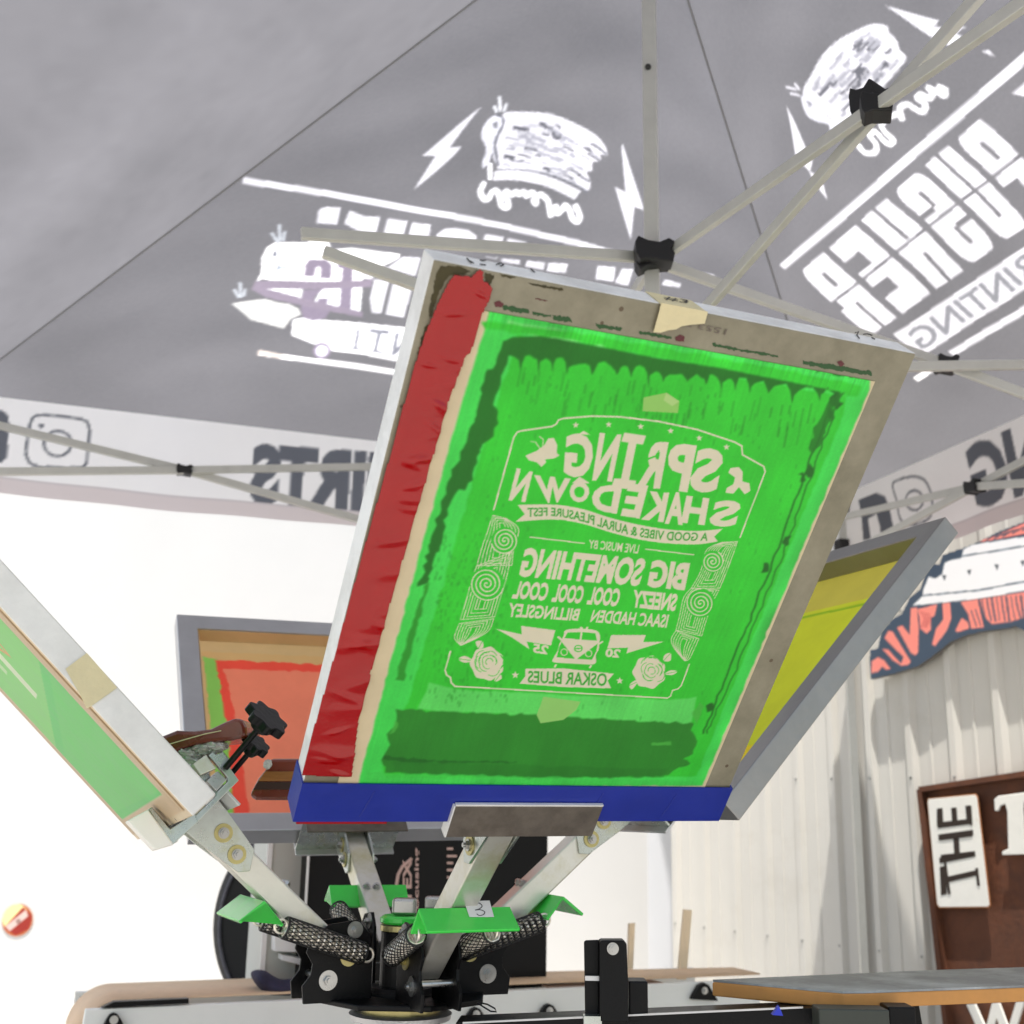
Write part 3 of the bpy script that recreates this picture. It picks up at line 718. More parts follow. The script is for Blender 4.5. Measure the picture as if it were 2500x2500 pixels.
c.poly([zg(*q) for q in [(740, 800), (930, 790), (850, 860), (830, 930), (870, 930), (880, 870), (975, 880), (960, 960), (990, 1000), (950, 1060), (830, 1085), (740, 1060), (715, 970)]], PUR)
c.poly([zg(*q) for q in [(290, 720), (1330, 715), (1400, 700), (1385, 780), (395, 795), (1300, 1010), (1300, 1060), (395, 880), (250, 800)]], (132, 124, 138))
for a in [[(515, 190), (520, 340)], [(445, 270), (495, 345)], [(570, 255), (555, 335)], [(145, 735), (150, 870)], [(90, 800), (130, 870)], [(190, 800), (180, 860)]]: c.stroke([zg(*q) for q in a], 0.008, (178, 184, 192))
c.stroke([zg(*q) for q in [(500, 365), (550, 430), (520, 560), (470, 655)]], 0.005, (110, 116, 132)); c.stroke([zg(*q) for q in [(515, 598), (650, 580)]], 0.005, (110, 130, 140)); c.stroke([zg(*q) for q in [(465, 485), (475, 440), (485, 480)]], 0.006, (100, 104, 116))
c.disc(zg(915, 1370), 22, PUR); c.disc(zg(915, 1370), 15, (215, 215, 228))
c.text('I', [zg(*q) for q in [(1275, 1170), (1245, 1165), (1215, 1355), (1245, 1358)]], (122, 124, 134), 0.02)
c.text('T', [zg(*q) for q in [(1555, 1180), (1370, 1160), (1350, 1370), (1490, 1385)]], (122, 124, 134), 0.02)
c.text('N', [zg(*q) for q in [(1790, 1200), (1610, 1200), (1570, 1410), (1740, 1420)]], (122, 124, 134), 0.02)
c.stroke([zg(*q) for q in [(1385, 1380), (1490, 1390)]], 0.006, (122, 124, 134)); c.stroke([zg(*q) for q in [(1205, 1350), (1260, 1358)]], 0.006, (122, 124, 134))
c.stroke([zg(*q) for q in [(340, 1395), (560, 1435), (1000, 1490), (1620, 1575)]], 0.019, (246, 246, 250))
c.stroke([zg(*q) for q in [(330, 1385), (520, 1430)]], 0.019, (196, 186, 180))
LAB = np.linalg.norm(A - Bc)
def rf(cc, tri, label=None):
    H_ = tri[2][1]
    # dye and dust variation across the cloth, a few percent
    q_ = np.random.default_rng(int(H_ * 1000) % 97); yy, xx_ = np.mgrid[0:cc.A.shape[0], 0:cc.A.shape[1]] * cc.h
    m_ = sum(q_.uniform(.3, 1) * np.sin(xx_ * q_.uniform(1, 9) + yy * q_.uniform(-9, 9) + q_.uniform(0, 6) + 1.5 * np.sin(xx_ * q_.uniform(1, 4) + yy * q_.uniform(1, 4))) for _ in range(7))
    g_ = q_.normal(0, 1, cc.A.shape[:2])
    cc.A = np.clip(cc.A * (1 + 0.016 * m_ + 0.02 * g_)[..., None], 0, 255).astype(np.float32)
    return cc.mesh('roof_panel', MT['fabric'], tent, tri=tri, disp=wave(tri[1][0], H_, tri), label=label)
rf(cAB, tAB, 'canopy roof panel with logo, lightning bolts and a double-printed patch at its left')
# ---- face AC
cAC, tAC = face(A, Cc)
c = cAC
def BL(letter, x0, x1, lower_cut=True):
    # block glyph in text space: x to the reader's right, y up (0..1)
    w_ = x1 - x0
    def R(a, b, c_, d, col): return ([(x0 + w_ * a, b), (x0 + w_ * c_, b), (x0 + w_ * c_, d), (x0 + w_ * a, d)], col)
    def RR(r=0.16, corners='abcd'):
        pts = []
        for nm, cx, cy, a0 in (('a', r, r, 180), ('b', 1 - r, r, 270), ('c', 1 - r, 1 - r, 0), ('d', r, 1 - r, 90)):
            if nm in corners:
                for i in range(5):
                    an = rad(a0 + i * 22.5); pts.append((x0 + w_ * (cx + r * math.cos(an)), cy + r * 0.8 * math.sin(an) if False else cy + r * math.sin(an)))
            else:
                pts.append((x0 + w_ * (0 if cx < .5 else 1), 0 if cy < .5 else 1))
        return (pts, WHT)
    g = GREY
    if letter == 'P': return [RR(0.2, 'c'), R(.44, .62, .58, .84, g), R(.52, -.01, 1.01, .4, g)]
    if letter == 'U': return [RR(0.2, 'ab'), R(.44, .2, .56, 1.01, g)]
    if letter == 'S': return [RR(0.2), R(.44, .64, .56, .84, g), R(.56, .60, 1.01, .66, g), R(.44, .16, .56, .38, g), R(-.01, .34, .44, .40, g)]
    if letter == 'H': return [RR(0.01, ''), R(.44, .56, .56, 1.01, g), R(.44, -.01, .56, .36, g)]
    if letter == 'E': return [RR(0.01, ''), R(.5, .60, 1.01, .78, g), R(.5, .24, 1.01, .40, g)]
    if letter == 'R': return [RR(0.2, 'c'), R(.44, .64, .58, .84, g), R(.44, -.01, .54, .38, g), R(.86, .40, 1.01, .52, g)]
    return []
def block_word(c, word, q, gap=0.028):
    n = len(word); wd = (1 - gap * (n - 1)) / n
    for i, ch in enumerate(word):
        x0 = i * (wd + gap)
        for pts, col in BL(ch, x0, x0 + wd):
            c.poly(quadmap(np.array(pts), q), col)
    c.poly(quadmap(np.array([(-.01, .515), (1.01, .515), (1.01, .545), (-.01, .545)]), q), GREY)
# word: reader's left is the far upper right
#   near-end corners measured on the photo
c.poly([zr(*p) for p in [(990, 30), (1280, 95), (1250, 130), (1420, 125), (1370, 160), (1425, 200), (1380, 240), (1290, 215)]], WHT)
c.poly([zr(*p) for p in [(1500, 255), (1540, 245), (1575, 285)]], WHT)
c.poly([zr(*p) for p in [(470, 560), (585, 790), (610, 750), (620, 800), (600, 890), (660, 920), (690, 1040), (630, 960), (590, 880), (525, 830)]], WHT)
# log logo on this face
lb = c.smooth([zr(*p) for p in [(555, 490), (600, 390), (650, 300), (740, 210), (850, 150), (930, 122), (1000, 135), (1010, 170), (1050, 210), (1065, 260), (1100, 300), (1060, 360), (1000, 430), (960, 480), (900, 560), (830, 640), (760, 640), (680, 600), (640, 560)]], 5, True)
c.poly(lb, WHT)
r3 = np.random.default_rng(5)
for i in range(70):
    t, k = r3.uniform(0.05, .85), r3.uniform(0.05, .95); ln = r3.uniform(.05, .16)
    def PP(t, k):
        top = np.array([570 + 400 * t, 480 - 560 * t + 200 * t * t]); bot = np.array([760 + 320 * t, 640 - 280 * t - 60 * t * t]); return top * (1 - k) + bot * k
    c.stroke([zr(*PP(t, k)), zr(*PP(t + ln / 2, k + .015)), zr(*PP(t + ln, k))], 0.007 if i % 4 else 0.011, (96, 97, 104) if i % 3 == 0 else (148, 149, 157))
c.poly(c.smooth([zr(*p) for p in [(545, 510), (590, 500), (640, 540), (690, 610), (790, 640), (760, 660), (740, 690), (700, 680), (690, 650), (620, 635), (570, 600)]], 5, True), (190, 191, 200))
c.stroke([zr(*p) for p in [(575, 535), (600, 545), (585, 560)]], 0.006, (110, 111, 118))
for a in [[(470, 455), (520, 470)], [(490, 490), (535, 500)], [(515, 440), (535, 470)]]: c.stroke([zr(*q) for q in a], 0.007, (200, 200, 208))
c.poly([zr(*p) for p in [(1150, 380), (1160, 400), (880, 660), (840, 690), (820, 670), (1000, 520)]], WHT)
c.stroke(c.smooth([zr(*p) for p in [(845, 760), (880, 800), (930, 800), (940, 760), (905, 710), (935, 690), (975, 730), (1010, 755), (1030, 730), (990, 690), (970, 650), (1010, 610), (1060, 590), (1080, 615), (1070, 560), (1110, 540), (1150, 565), (1190, 580), (1200, 540), (1160, 510), (1180, 490), (1220, 510), (1240, 480), (1215, 455), (1270, 480), (1300, 495), (1305, 465), (1270, 450)]], 4), 0.016, (228, 229, 234))
c.stroke([zr(455, 1392), zr(1000, 925), zr(1717, 300), zr(2100, -35)], 0.024, WHT)
# extend the strip of letters: rows measured at the R end and at the S end
block_word(c, 'PUSHER', [zr(1490, 615), zr(535, 1430), zr(905, 1765), zr(1930, 1035)], 0.03)
c.text('INK', [zr(2240, -40), zr(1630, 510), zr(2060, 910), zr(2700, 420)], WHT, 0.08)
PT = [zr(2300, 700), zr(1050, 1770), zr(1215, 1850), zr(2400, 860)]
BOX = [zr(2350, 640), zr(1030, 1752), zr(1195, 1850), zr(2460, 845)]
c.poly([zr(*p) for p in [(1030, 1752), (1717, 1290), (2350, 860), (2500, 985), (1717, 1512), (1200, 1850), (1090, 1800)]], WHT)
# the box recedes along the eave direction: text quad in it
c.text('PRINTING', [zr(1800, 1268), zr(1100, 1738), zr(1190, 1830), zr(1900, 1365)], (126, 128, 134), 0.018)
c.stroke([zr(1340, 1850), zr(1717, 1620), zr(2300, 1260)], 0.022, WHT)
c.stroke([(2240, 922), (2275, 900)], 0.02, (238, 238, 240))
rf(cAC, tAC, 'canopy roof panel with slanted block lettering and log logo at the right')
# ---- plain faces
for Pa, Pb in ((Dc, Bc), (Cc, Dc)):
    cc, tt_ = face(Pa, Pb, 0.03); rf(cc, tt_)
# dark stitched seams along the hips
MT['seam_or_shadow'] = mat('seam_tape', (0.26, 0.26, 0.27), 0.8)
for P in (A, Bc, Cc, Dc):
    pts = [P + (APX - P) * t + np.array([0, 0, -0.003]) for t in np.linspace(0, 1, 12)]
    obj('seam_or_shadow', tube(pts, 0.003, 6), MT['seam_or_shadow'], tent)
# ---- valances
HV = 0.30
WV, GV = (232, 231, 233), (100, 103, 112)
def valance(Pa, Pb, art=None, res=0.006):
    ux = unit(Pb - Pa); L_ = np.linalg.norm(Pb - Pa)
    nrm = np.cross(ux, (0, 0, 1)); 
    cc = Canvas(Pa, ux, (0, 0, 1), 0, L_, -HV, 0, res, WV)
    if art: art(cc)
    cc.poly([(0, -HV - .01), (L_, -HV - .01), (L_, -HV + 0.05), (0, -HV + 0.05)], (205, 196, 198), sp='m')
    cc.stroke([(0, -HV + 0.052), (L_, -HV + 0.052)], 0.004, (176, 172, 178), sp='m')
    def dv(X, Y): return (-Y / HV) * (0.012 * np.sin(X * 6.0 + 1) + 0.006 * np.sin(X * 17)) 
    return cc.mesh('valance', MT['fabric'], tent, disp=dv)
def zv(x, y): return (x * 0.46584, 900 + y * 0.46584)
def artAB(c):
    # mirrored SHIRTS in heavy slab letters
    for body, q in (('SHIRTS', [(1075, 1112), (618, 1080), (606, 1230), (1060, 1272)]),):
        c.text(body, q, GV, 0.055)
    for x in (705, 752): pass
    # camera pictogram
    rp = c.smooth([zv(*p) for p in [(205, 243), (300, 245), (400, 258), (455, 275), (472, 320), (465, 400), (455, 490), (420, 515), (300, 515), (200, 510), (155, 485), (140, 430), (155, 330), (170, 265)]], 6, True)
    c.stroke(rp, 0.008, GV, closed=True)
    c.stroke([zv(305 + 72 * math.cos(a), 390 + 66 * math.sin(a)) for a in np.linspace(0, 2 * math.pi, 28)], 0.008, GV)
    c.disc(zv(220, 297), 6, GV)
    c.poly([zv(*p) for p in [(-40, 215), (20, 220), (50, 250), (45, 400), (40, 470), (10, 495), (-40, 490)]], GV)
    c.text('@inkpusherscreen', [zv(495, 625), zv(-270, 560), zv(-270, 625), zv(492, 655)], (104, 106, 116), 0.012)
def zw(x, y): return (1750 + x * 0.41408, 1100 + y * 0.41408)
def artAC(c):
    c.text('PRINTING', [(2900, 860), (2352, 1090), (2385, 1245), (2950, 1080)], GV, 0.05)
    rp = c.smooth([zw(*p) for p in [(1050, 180), (1150, 150), (1215, 165), (1250, 220), (1265, 300), (1250, 390), (1180, 430), (1110, 430), (1075, 380), (1060, 290), (1040, 220)]], 6, True)
    c.stroke(rp, 0.008, GV, closed=True)
    c.stroke([zw(1165 + 50 * math.cos(a), 290 + 58 * math.sin(a)) for a in np.linspace(0, 2 * math.pi, 28)], 0.008, GV)
    c.poly([zw(*p) for p in [(840, 290), (940, 245), (990, 265), (1015, 320), (1045, 470), (1010, 510), (975, 520), (965, 440), (945, 370), (900, 400), (920, 520), (880, 530), (865, 400), (850, 330)]], GV)
valance(Bc, A, artAB); valance(A, Cc, artAC); valance(Cc, Dc, None, 0.05); valance(Dc, Bc, None, 0.05)
# ---- steel frame
TW = 0.026
def tb(p, q, wd=0.015, ht=0.024): return obj('truss_bar', bar(p, q, wd, ht), MT['tent_tube'], tent, bevel=0.002)
hubz = on(1595, 640, (0, CEN[1], 0), np.array([0, 1., 0]))[2]
Kt = np.array([CEN[0], CEN[1], hubz])
plow = on(1606, 900, (0, CEN[1], 0), np.array([0, 1., 0]))[2]
KB = np.array([CEN[0], CEN[1], plow])
obj('peak_pole', bar(KB - [0, 0, 0.03], APX - [0, 0, 0.03], 0.032, 0.032, up=(0.2, 1, 0)), MT['tent_tube'], tent, bevel=0.002)
obj('pole_button', cyl(on(1582, 163, (0, CEN[1] - 0.02, 0), np.array([0, 1., 0])), on(1582, 163, (0, CEN[1] - 0.01, 0), np.array([0, 1., 0])), 0.007, 12), MT['clipblack'], tent)
def clip(p, ax, s_=0.03, h=0.022):
    ax = unit(ax); b = unit(np.cross(ax, (0, 0, 1)))
    poly = []
    for x, y in [(-1, -.5), (-.8, -1), (-.3, -.8), (.2, -.9), (.9, -1), (1.0, -.2), (.8, .1), (1.05, .7), (.7, 1.0), (.2, .6), (-.4, .7), (-.9, 1.0), (-1.05, .5)]:
        poly.append(p + ax * x * s_ + np.array([0, 0, 1]) * y * h)
    return obj('truss_joint', prism([q - b * 0.022 for q in poly], b * 0.044), MT['clipblack'], tent, bevel=0.002)
def pl_of(P, Q):   # vertical plane through P, Q
    return P, unit(np.cross(Q - P, (0, 0, 1)))
mAC, mBD, mAB, mCD = (A + Cc) / 2, (Bc + Dc) / 2, (A + Bc) / 2, (Cc + Dc) / 2
clip(Kt - [0, 0.045, 0], (1, 0, -0.06), 0.042, 0.028); clip(Kt - [0, 0.02, 0.0], (1, 0, 0.2), 0.04, 0.03); clip(KB, (1, 0, 0), 0.04, 0.025)
# truss to mid CD (upper right)
P0, n0 = pl_of(CEN, mCD)
def tp(px, py, P0, n0): return on(px, py, P0, n0)
def truss(P0, n0, a, b, jx, off=0.012):
    for (p, q), s_ in ((a, 1), (b, -1)):
        P_, Q_ = tp(*p, P0 + n0 * off * s_, n0), tp(*q, P0 + n0 * off * s_, n0)
        tb(P_, Q_)
    j = tp(*jx, P0, n0); clip(j, Q_ - P_, 0.03, 0.026)
# each truss lies in the vertical plane from the peak pole to its side; planes nearly edge-on get depth along the ray
def truss_free(pts, depths, jx=None, jd=None):
    P_ = [at(*pts[0], depths[0]), at(*pts[1], depths[1])]
    return tb(P_[0], P_[1])
yc = CEN[1]
truss_free(((1612, 630), (2560, -35)), (yc, yc - 0.95)); truss_free(((1612, 880), (2420, -45)), (yc, yc - 0.80))
clip(at(2140, 262, yc - 0.62), (1, -.25, 0), 0.026, 0.022); clip(at(2120, 250, yc - 0.58), (.5, -.6, 0), 0.024, 0.03)
truss_free(((1605, 640), (2310, 890)), (yc, yc + 0.35)); truss_free(((2310, 890), (2580, 992)), (yc + .35, yc + 0.3))
truss_free(((1612, 905), (2600, 889)), (yc + 0.02, yc + 0.40)); clip(at(2310, 890, yc + 0.35), (1, 0.1, 0), 0.026, 0.022)
truss_free(((1590, 630), (735, 570)), (yc, yc - 0.27)); truss_free(((1598, 905), (790, 615)), (yc - .02, yc - 0.28))
truss_free(((1585, 655), (1440, 880)), (yc, yc + 0.55))
# side scissors
nAB = unit(np.cross(A - Bc, (0, 0, 1)));
if nAB[1] > 0: nAB = -nAB
def sAB(px, py, o=0.04): return on(px, py, A + nAB * o, nAB)
tb(sAB(-60, 1025), sAB(450, 1148)); tb(sAB(450, 1148), sAB(940, 1286)); tb(sAB(-60, 1152, .056), sAB(450, 1148, .056)); tb(sAB(450, 1148, .056), sAB(1100, 1136, .056))
clip(sAB(450, 1148, 0.05), A - Bc, 0.024, 0.016)
nAC = unit(np.cross(Cc - A, (0, 0, 1)))
if nAC[0] > 0: nAC = -nAC
def sAC(px, py, o=0.04): return on(px, py, A + nAC * o, nAC)
tb(sAC(2060, 1262), sAC(2380, 1188)); tb(sAC(2380, 1188), sAC(2640, 1052)); tb(sAC(2050, 1365, .056), sAC(2380, 1188, .056)); tb(sAC(2380, 1188, .056), sAC(2640, 1170, .056))
clip(sAC(2380, 1188, 0.05), Cc - A, 0.028, 0.022)
for P in (A, Bc, Cc, Dc):
    q = P + unit(CEN * [1, 1, 0] - P * [1, 1, 0]) * 0.03
    lg = obj('leg', bar((q[0], q[1], 0), (q[0], q[1], ZE - 0.01), 0.026, 0.026, up=(0, 1, 0)), MT['tent_tube'], tent, bevel=0.002)
    obj('foot_plate', obox((q[0], q[1], 0.006), (1, 0, 0), (0, 1, 0), (0, 0, 1), 0.05, 0.05, 0.005), MT['tent_tube'], lg)
    for zz in (ZE - 0.04,):
        obj('corner_bracket', obox((q[0], q[1], zz), unit(A - Bc), unit(Cc - A), (0, 0, 1), 0.032, 0.032, 0.035), MT['clipblack'], lg, bevel=0.004)
    q2 = at(2043, 1345, A[1])
    obj('leg_slider', obox((q[0], q[1], q2[2]), unit(A - Bc), unit(Cc - A), (0, 0, 1), 0.03, 0.03, 0.035), MT['clipblack'], lg, bevel=0.004)

# ------------------------------------------------------------------ printing screens
SW_ = 0.584; FT = 0.042; FD = 0.038
POSE = {
 'main': (np.array([0.1041, 1.3503, 1.1667]), np.array([[0.9158, -0.3141, 0.2502], [0.4014, 0.6944, -0.5973], [0.0139, 0.6475, 0.762]]), 0.6792),
 'left': (np.array([-0.7234, 1.6854, 1.1189]), np.array([[0.3838, 0.6281, -0.6769], [-0.9202, 0.3215, -0.2234], [0.0774, 0.7086, 0.7013]]), 0.6792),
 'right': (np.array([0.4451, 2.1799, 1.1512]), np.array([[-0.3966, -0.6633, 0.6346], [0.918, -0.2829, 0.278], [-0.0049, 0.6928, 0.7211]]), 0.6792),
 'back': (np.array([-0.3847, 2.5161, 1.0738]), np.array([[-0.9228, 0.2774, -0.2672], [-0.3846, -0.7014, 0.6], [-0.021, 0.6565, 0.754]]), 0.591)}
class Scr:
    def __init__(s, key):
        s.c, s.R, s.H = POSE[key]; s.X, s.Y, s.Z = s.R[:, 0], s.R[:, 1], s.R[:, 2]
    def P(s, x, y, z): return s.c + s.X * x + s.Y * y + s.Z * z
    def box(s, x0, x1, y0, y1, z0, z1):
        return obox(s.P((x0 + x1) / 2, (y0 + y1) / 2, (z0 + z1) / 2), s.X, s.Y, s.Z, (x1 - x0) / 2, (y1 - y0) / 2, (z1 - z0) / 2)
    def px(s, x, y, off=0.0):
        return on(x, y, s.P(0, off, 0), s.Y)
    def canvas(s, res, bg, y=0.0, m=0.0, ss=2):
        # canvas x axis is screen x, y axis is screen z
        return Canvas(s.P(0, y, 0), s.X, s.Z, -SW_ / 2 + m, SW_ / 2 - m, -s.H / 2 + m, s.H / 2 - m, res, bg, ss)
def frame_parts(S, root, mats):
    w2, h2 = SW_ / 2, S.H / 2
    # one closed rectangular ring of square tube
    V, Fc = [], []
    O_ = [(-w2, -h2), (w2, -h2), (w2, h2), (-w2, h2)]; I_ = [(-w2 + FT, -h2 + FT), (w2 - FT, -h2 + FT), (w2 - FT, h2 - FT), (-w2 + FT, h2 - FT)]
    for y, L_ in ((0, O_), (FD, O_), (FD, I_), (0, I_)): V += [S.P(p[0], y, p[1]) for p in L_]
    for k in range(4):
        k2 = (k + 1) % 4
        for a, b in ((0, 1), (1, 2), (2, 3), (3, 0)): Fc.append((a * 4 + k, b * 4 + k, b * 4 + k2, a * 4 + k2))
    f0 = V[0] ; nrm = np.cross(V[Fc[0][1]] - V[Fc[0][0]], V[Fc[0][2]] - V[Fc[0][0]])
    if np.dot(nrm, -S.Z) < 0: Fc = [t[::-1] for t in Fc]
    return obj('frame', (V, Fc), mats[0], root, bevel=0.002)

# ---- main screen
S = Scr('main')
ms = thing('printing_screen', 'large green stencil screen in the centre with red side tape and blue bottom tape', 'silk screen', S.P(0, 0, -S.H / 2), 'silk screens clamped in the press')
def two_tone(name, base_face, base_side, axis):
    # aluminium extrusion whose glued print face is stained; the outer sides stay bare
    m = bpy.data.materials.new(name); m.use_nodes = True
    N = m.node_tree.nodes; L = m.node_tree.links; b = N['Principled BSDF']
    geo = N.new('ShaderNodeNewGeometry'); dot = N.new('ShaderNodeVectorMath'); dot.operation = 'DOT_PRODUCT'
    L.new(geo.outputs['True Normal'], dot.inputs[0]); dot.inputs[1].default_value = tuple(axis)
    th = N.new('ShaderNodeMath'); th.operation = 'GREATER_THAN'; th.inputs[1].default_value = 0.8; L.new(dot.outputs['Value'], th.inputs[0])
    tc = N.new('ShaderNodeTexCoord')
    n = N.new('ShaderNodeTexNoise'); n.inputs['Scale'].default_value = 14; n.inputs['Detail'].default_value = 9; n.inputs['Roughness'].default_value = 0.7; L.new(tc.outputs['Object'], n.inputs['Vector'])
    cr = N.new('ShaderNodeValToRGB'); cr.color_ramp.elements[0].position = 0.22; cr.color_ramp.elements[1].position = 0.78
    cr.color_ramp.elements[0].color = tuple(base_face[0]) + (1,); cr.color_ramp.elements[1].color = tuple(base_face[1]) + (1,)
    L.new(n.outputs['Fac'], cr.inputs[0])
    # dark specks
    vo = N.new('ShaderNodeTexVoronoi'); vo.inputs['Scale'].default_value = 26; L.new(tc.outputs['Object'], vo.inputs['Vector'])
    sp_ = N.new('ShaderNodeMath'); sp_.operation = 'LESS_THAN'; sp_.inputs[1].default_value = 0.07; L.new(vo.outputs['Distance'], sp_.inputs[0])
    m1 = N.new('ShaderNodeMix'); m1.data_type = 'RGBA'; L.new(sp_.outputs[0], m1.inputs[0]); L.new(cr.outputs[0], m1.inputs[6]); m1.inputs[7].default_value = (0.10, 0.07, 0.04, 1)
    cr2 = N.new('ShaderNodeValToRGB'); cr2.color_ramp.elements[0].position = 0.35; cr2.color_ramp.elements[1].position = 0.6
    cr2.color_ramp.elements[0].color = tuple(base_side[0]) + (1,); cr2.color_ramp.elements[1].color = tuple(base_side[1]) + (1,)
    L.new(n.outputs['Fac'], cr2.inputs[0])
    mx = N.new('ShaderNodeMix'); mx.data_type = 'RGBA'; L.new(th.outputs[0], mx.inputs[0]); L.new(cr2.outputs[0], mx.inputs[6]); L.new(m1.outputs[2], mx.inputs[7])
    L.new(mx.outputs[2], b.inputs['Base Color']); b.inputs['Metallic'].default_value = 0.1; b.inputs['Roughness'].default_value = 0.45
    return m
fm = two_tone('stained_frame', (lin((108, 103, 84)), lin((150, 144, 124))), (lin((214, 213, 210)), lin((240, 240, 238))), -S.Y)
frame_parts(S, ms, [fm, fm, fm, fm])
TAN, GR, GRB, GRD, GRM, BEI = (226, 208, 172), (56, 208, 54), (70, 224, 86), (34, 118, 34), (46, 166, 42), (228, 220, 192)
c = S.canvas(0.0009, TAN, y=-0.0012, m=0.0405)
def z4(x, y): return (1050 + x * 0.46584, 900 + y * 0.46584)
def zt_(x, y): return (1000 + x * 0.67288, 550 + y * 0.67288)
def zb_(x, y): return (700 + x * 0.62112, 1700 + y * 0.62112)
c.rough([(1200, 735), (1228, 735), (1700, 828), (2125, 905), (2124, 950), (2060, 1100), (1715, 1918), (876, 1918), (880, 1895), (1020, 1370), (1135, 960), (1185, 800)], GRB, 0.0012, 0.008)
c.rough([(1242, 780), (1690, 868), (2095, 940), (2090, 955), (1695, 886), (1235, 805)], (120, 232, 120), 0.0012, 0.01)
c.rough([(1180, 786), (1400, 810), (1700, 862), (2105, 940), (2095, 968), (1690, 890), (1400, 832), (1182, 800)], GR, 0.002, 0.01)
# emulsion inner field
c.rough([(1265, 815), (1690, 905), (2065, 965), (2060, 1010), (1700, 1895), (940, 1900), (935, 1870), (1000, 1700), (1090, 1400), (1180, 1090)], GR, 0.0016, 0.008)
c.rough([z4(*p) for p in [(0, 1640), (130, 1680), (1245, 1735), (1400, 1720), (1370, 1865), (0, 1790), (-60, 1780)]], (98, 226, 100), 0.001, 0.01)
# dark ink residue: top band with drips
top = [zt_(*p) for p in [(375, 405), (480, 402), (540, 412), (700, 442), (900, 482), (1130, 518), (1350, 562), (1565, 604)]]
drips = []
xx = 1545
r4 = np.random.default_rng(11)
while xx > 380:
    yb = 470 + (xx - 380) * 0.115 + 10
    wd_ = r4.uniform(48, 104); k5 = r4.uniform(0.5, 1.5)
    drips += [(xx, yb + r4.uniform(12, 60)), (xx - wd_ * .08, yb + r4.uniform(-6, 10)), (xx - wd_ * .25, yb - k5 * r4.uniform(8, 22)), (xx - wd_ * .5, yb - k5 * r4.uniform(16, 28)), (xx - wd_ * .75, yb - k5 * r4.uniform(6, 20)), (xx - wd_ * .93, yb + r4.uniform(-4, 12))]
    xx -= wd_
c.poly(top + [zt_(*p) for p in drips] + [zt_(340, 470), zt_(345, 420)], GRD)
for i in range(90):   # thin vertical drip streaks
    x = r4.uniform(400, 1480); y = 520 + (x - 400) * 0.11 + r4.uniform(-10, 120); l_ = r4.uniform(8, 50)
    p_ = zt_(x, y); q_ = (p_[0] - l_ * 0.2, p_[1] + l_)
    c.stroke([p_, q_], r4.uniform(0.0008, 0.0018), (42, 150, 40), alpha=0.8)
for i in range(420):  # pinholes
    t, k_ = r4.uniform(0, 1), r4.uniform(0, 1)
    p_ = (np.array([1280, 860]) * (1 - t) + np.array([2010, 1010]) * t) * (1 - k_) + (np.array([960, 1700]) * (1 - t) + np.array([1700, 1760]) * t) * k_
    if i % 3: p_ = np.array([1130 + r4.uniform(-70, 110) + (1500 - 800 * 0) * 0, 1300 + r4.uniform(0, 420)]) + np.array([-(0), 0])
    c.stroke([p_, p_ + np.array([-1.5, r4.uniform(4, 12)])], 0.0011, (40, 150, 42), alpha=0.7)
# left side smear
c.rough([zt_(*p) for p in [(345, 425), (372, 440), (330, 560), (300, 620), (318, 680), (305, 760), (265, 800), (235, 900), (205, 960), (170, 960), (200, 880), (222, 800), (238, 720), (262, 640), (285, 560), (310, 500)]], GRD, 0.003, 0.006)
c.rough([z4(*p) for p in [(310, 0), (395, 0), (350, 110), (335, 330), (280, 380), (225, 520), (120, 660), (60, 900), (-20, 1130), (-60, 1140), (10, 880), (90, 620), (180, 420), (240, 240), (270, 100)]], GRD, 0.003, 0.006)
c.rough([(1040, 1430), (1050, 1420), (1010, 1560), (985, 1660), (965, 1660), (1000, 1540)], (48, 160, 46), 0.002, 0.006)
# right side residue lines
for off in (0, 16):
    pts = [(2052 - off, 965), (2000 - off, 1110), (1930 - off, 1300), (1860 - off, 1480), (1790 - off, 1650), (1725 - off * 0.5, 1790)]
    pts = [(p[0] + r4.normal(0, 2), p[1]) for p in c.smooth(pts, 10)]
    c.stroke(pts, 0.0026 if off else 0.0018, GRD)
for p in [(1976, 1150, 12), (1962, 1165, 8), (1920, 1320, 9), (1872, 1385, 10), (2040, 985, 14), (2030, 1010, 9), (1735, 1725, 9)]:
    c.rough([(p[0] + p[2] * math.cos(a), p[1] + p[2] * 1.3 * math.sin(a)) for a in np.linspace(0, 6.28, 8, endpoint=False)], (34, 108, 34), 0.004, 0.006)
c.rough([(2048, 955), (2058, 962), (2000, 1090), (1975, 1100), (1990, 1040)], GRD, 0.004, 0.006, alpha=0.8)
# bottom block of dark ink
c.rough([zb_(*p) for p in [(432, 52), (900, 70), (1605, 108), (1588, 132), (1612, 165), (1600, 225), (1560, 240), (1590, 262), (1520, 290), (1500, 312), (1100, 320), (700, 312), (390, 296), (372, 250), (405, 190), (395, 150), (430, 110)]], (48, 140, 44), 0.002, 0.006)
c.rough([zb_(*p) for p in [(420, 255), (1000, 272), (1500, 285), (1480, 318), (1000, 318), (420, 300)]], (42, 126, 40), 0.002, 0.008, alpha=0.6)
c.rough([zb_(*p) for p in [(380, 232), (560, 250), (900, 256), (900, 262), (600, 262), (380, 252)]], (36, 112, 36), 0.002, 0.006)
for q in ([(1430, 182), (1515, 178), (1515, 190), (1435, 190)], [(405, 150), (425, 95), (440, 100), (425, 140)], [(1600, 60), (1628, 20), (1640, 40), (1610, 120)]):
    c.rough([zb_(*p) for p in q], (80, 190, 70), 0.002, 0.006, alpha=0.8)
c.rough([(945, 1886), (1700, 1906), (1700, 1918), (890, 1918), (895, 1886)], (70, 214, 82), 0.003, 0.01, alpha=0.7)
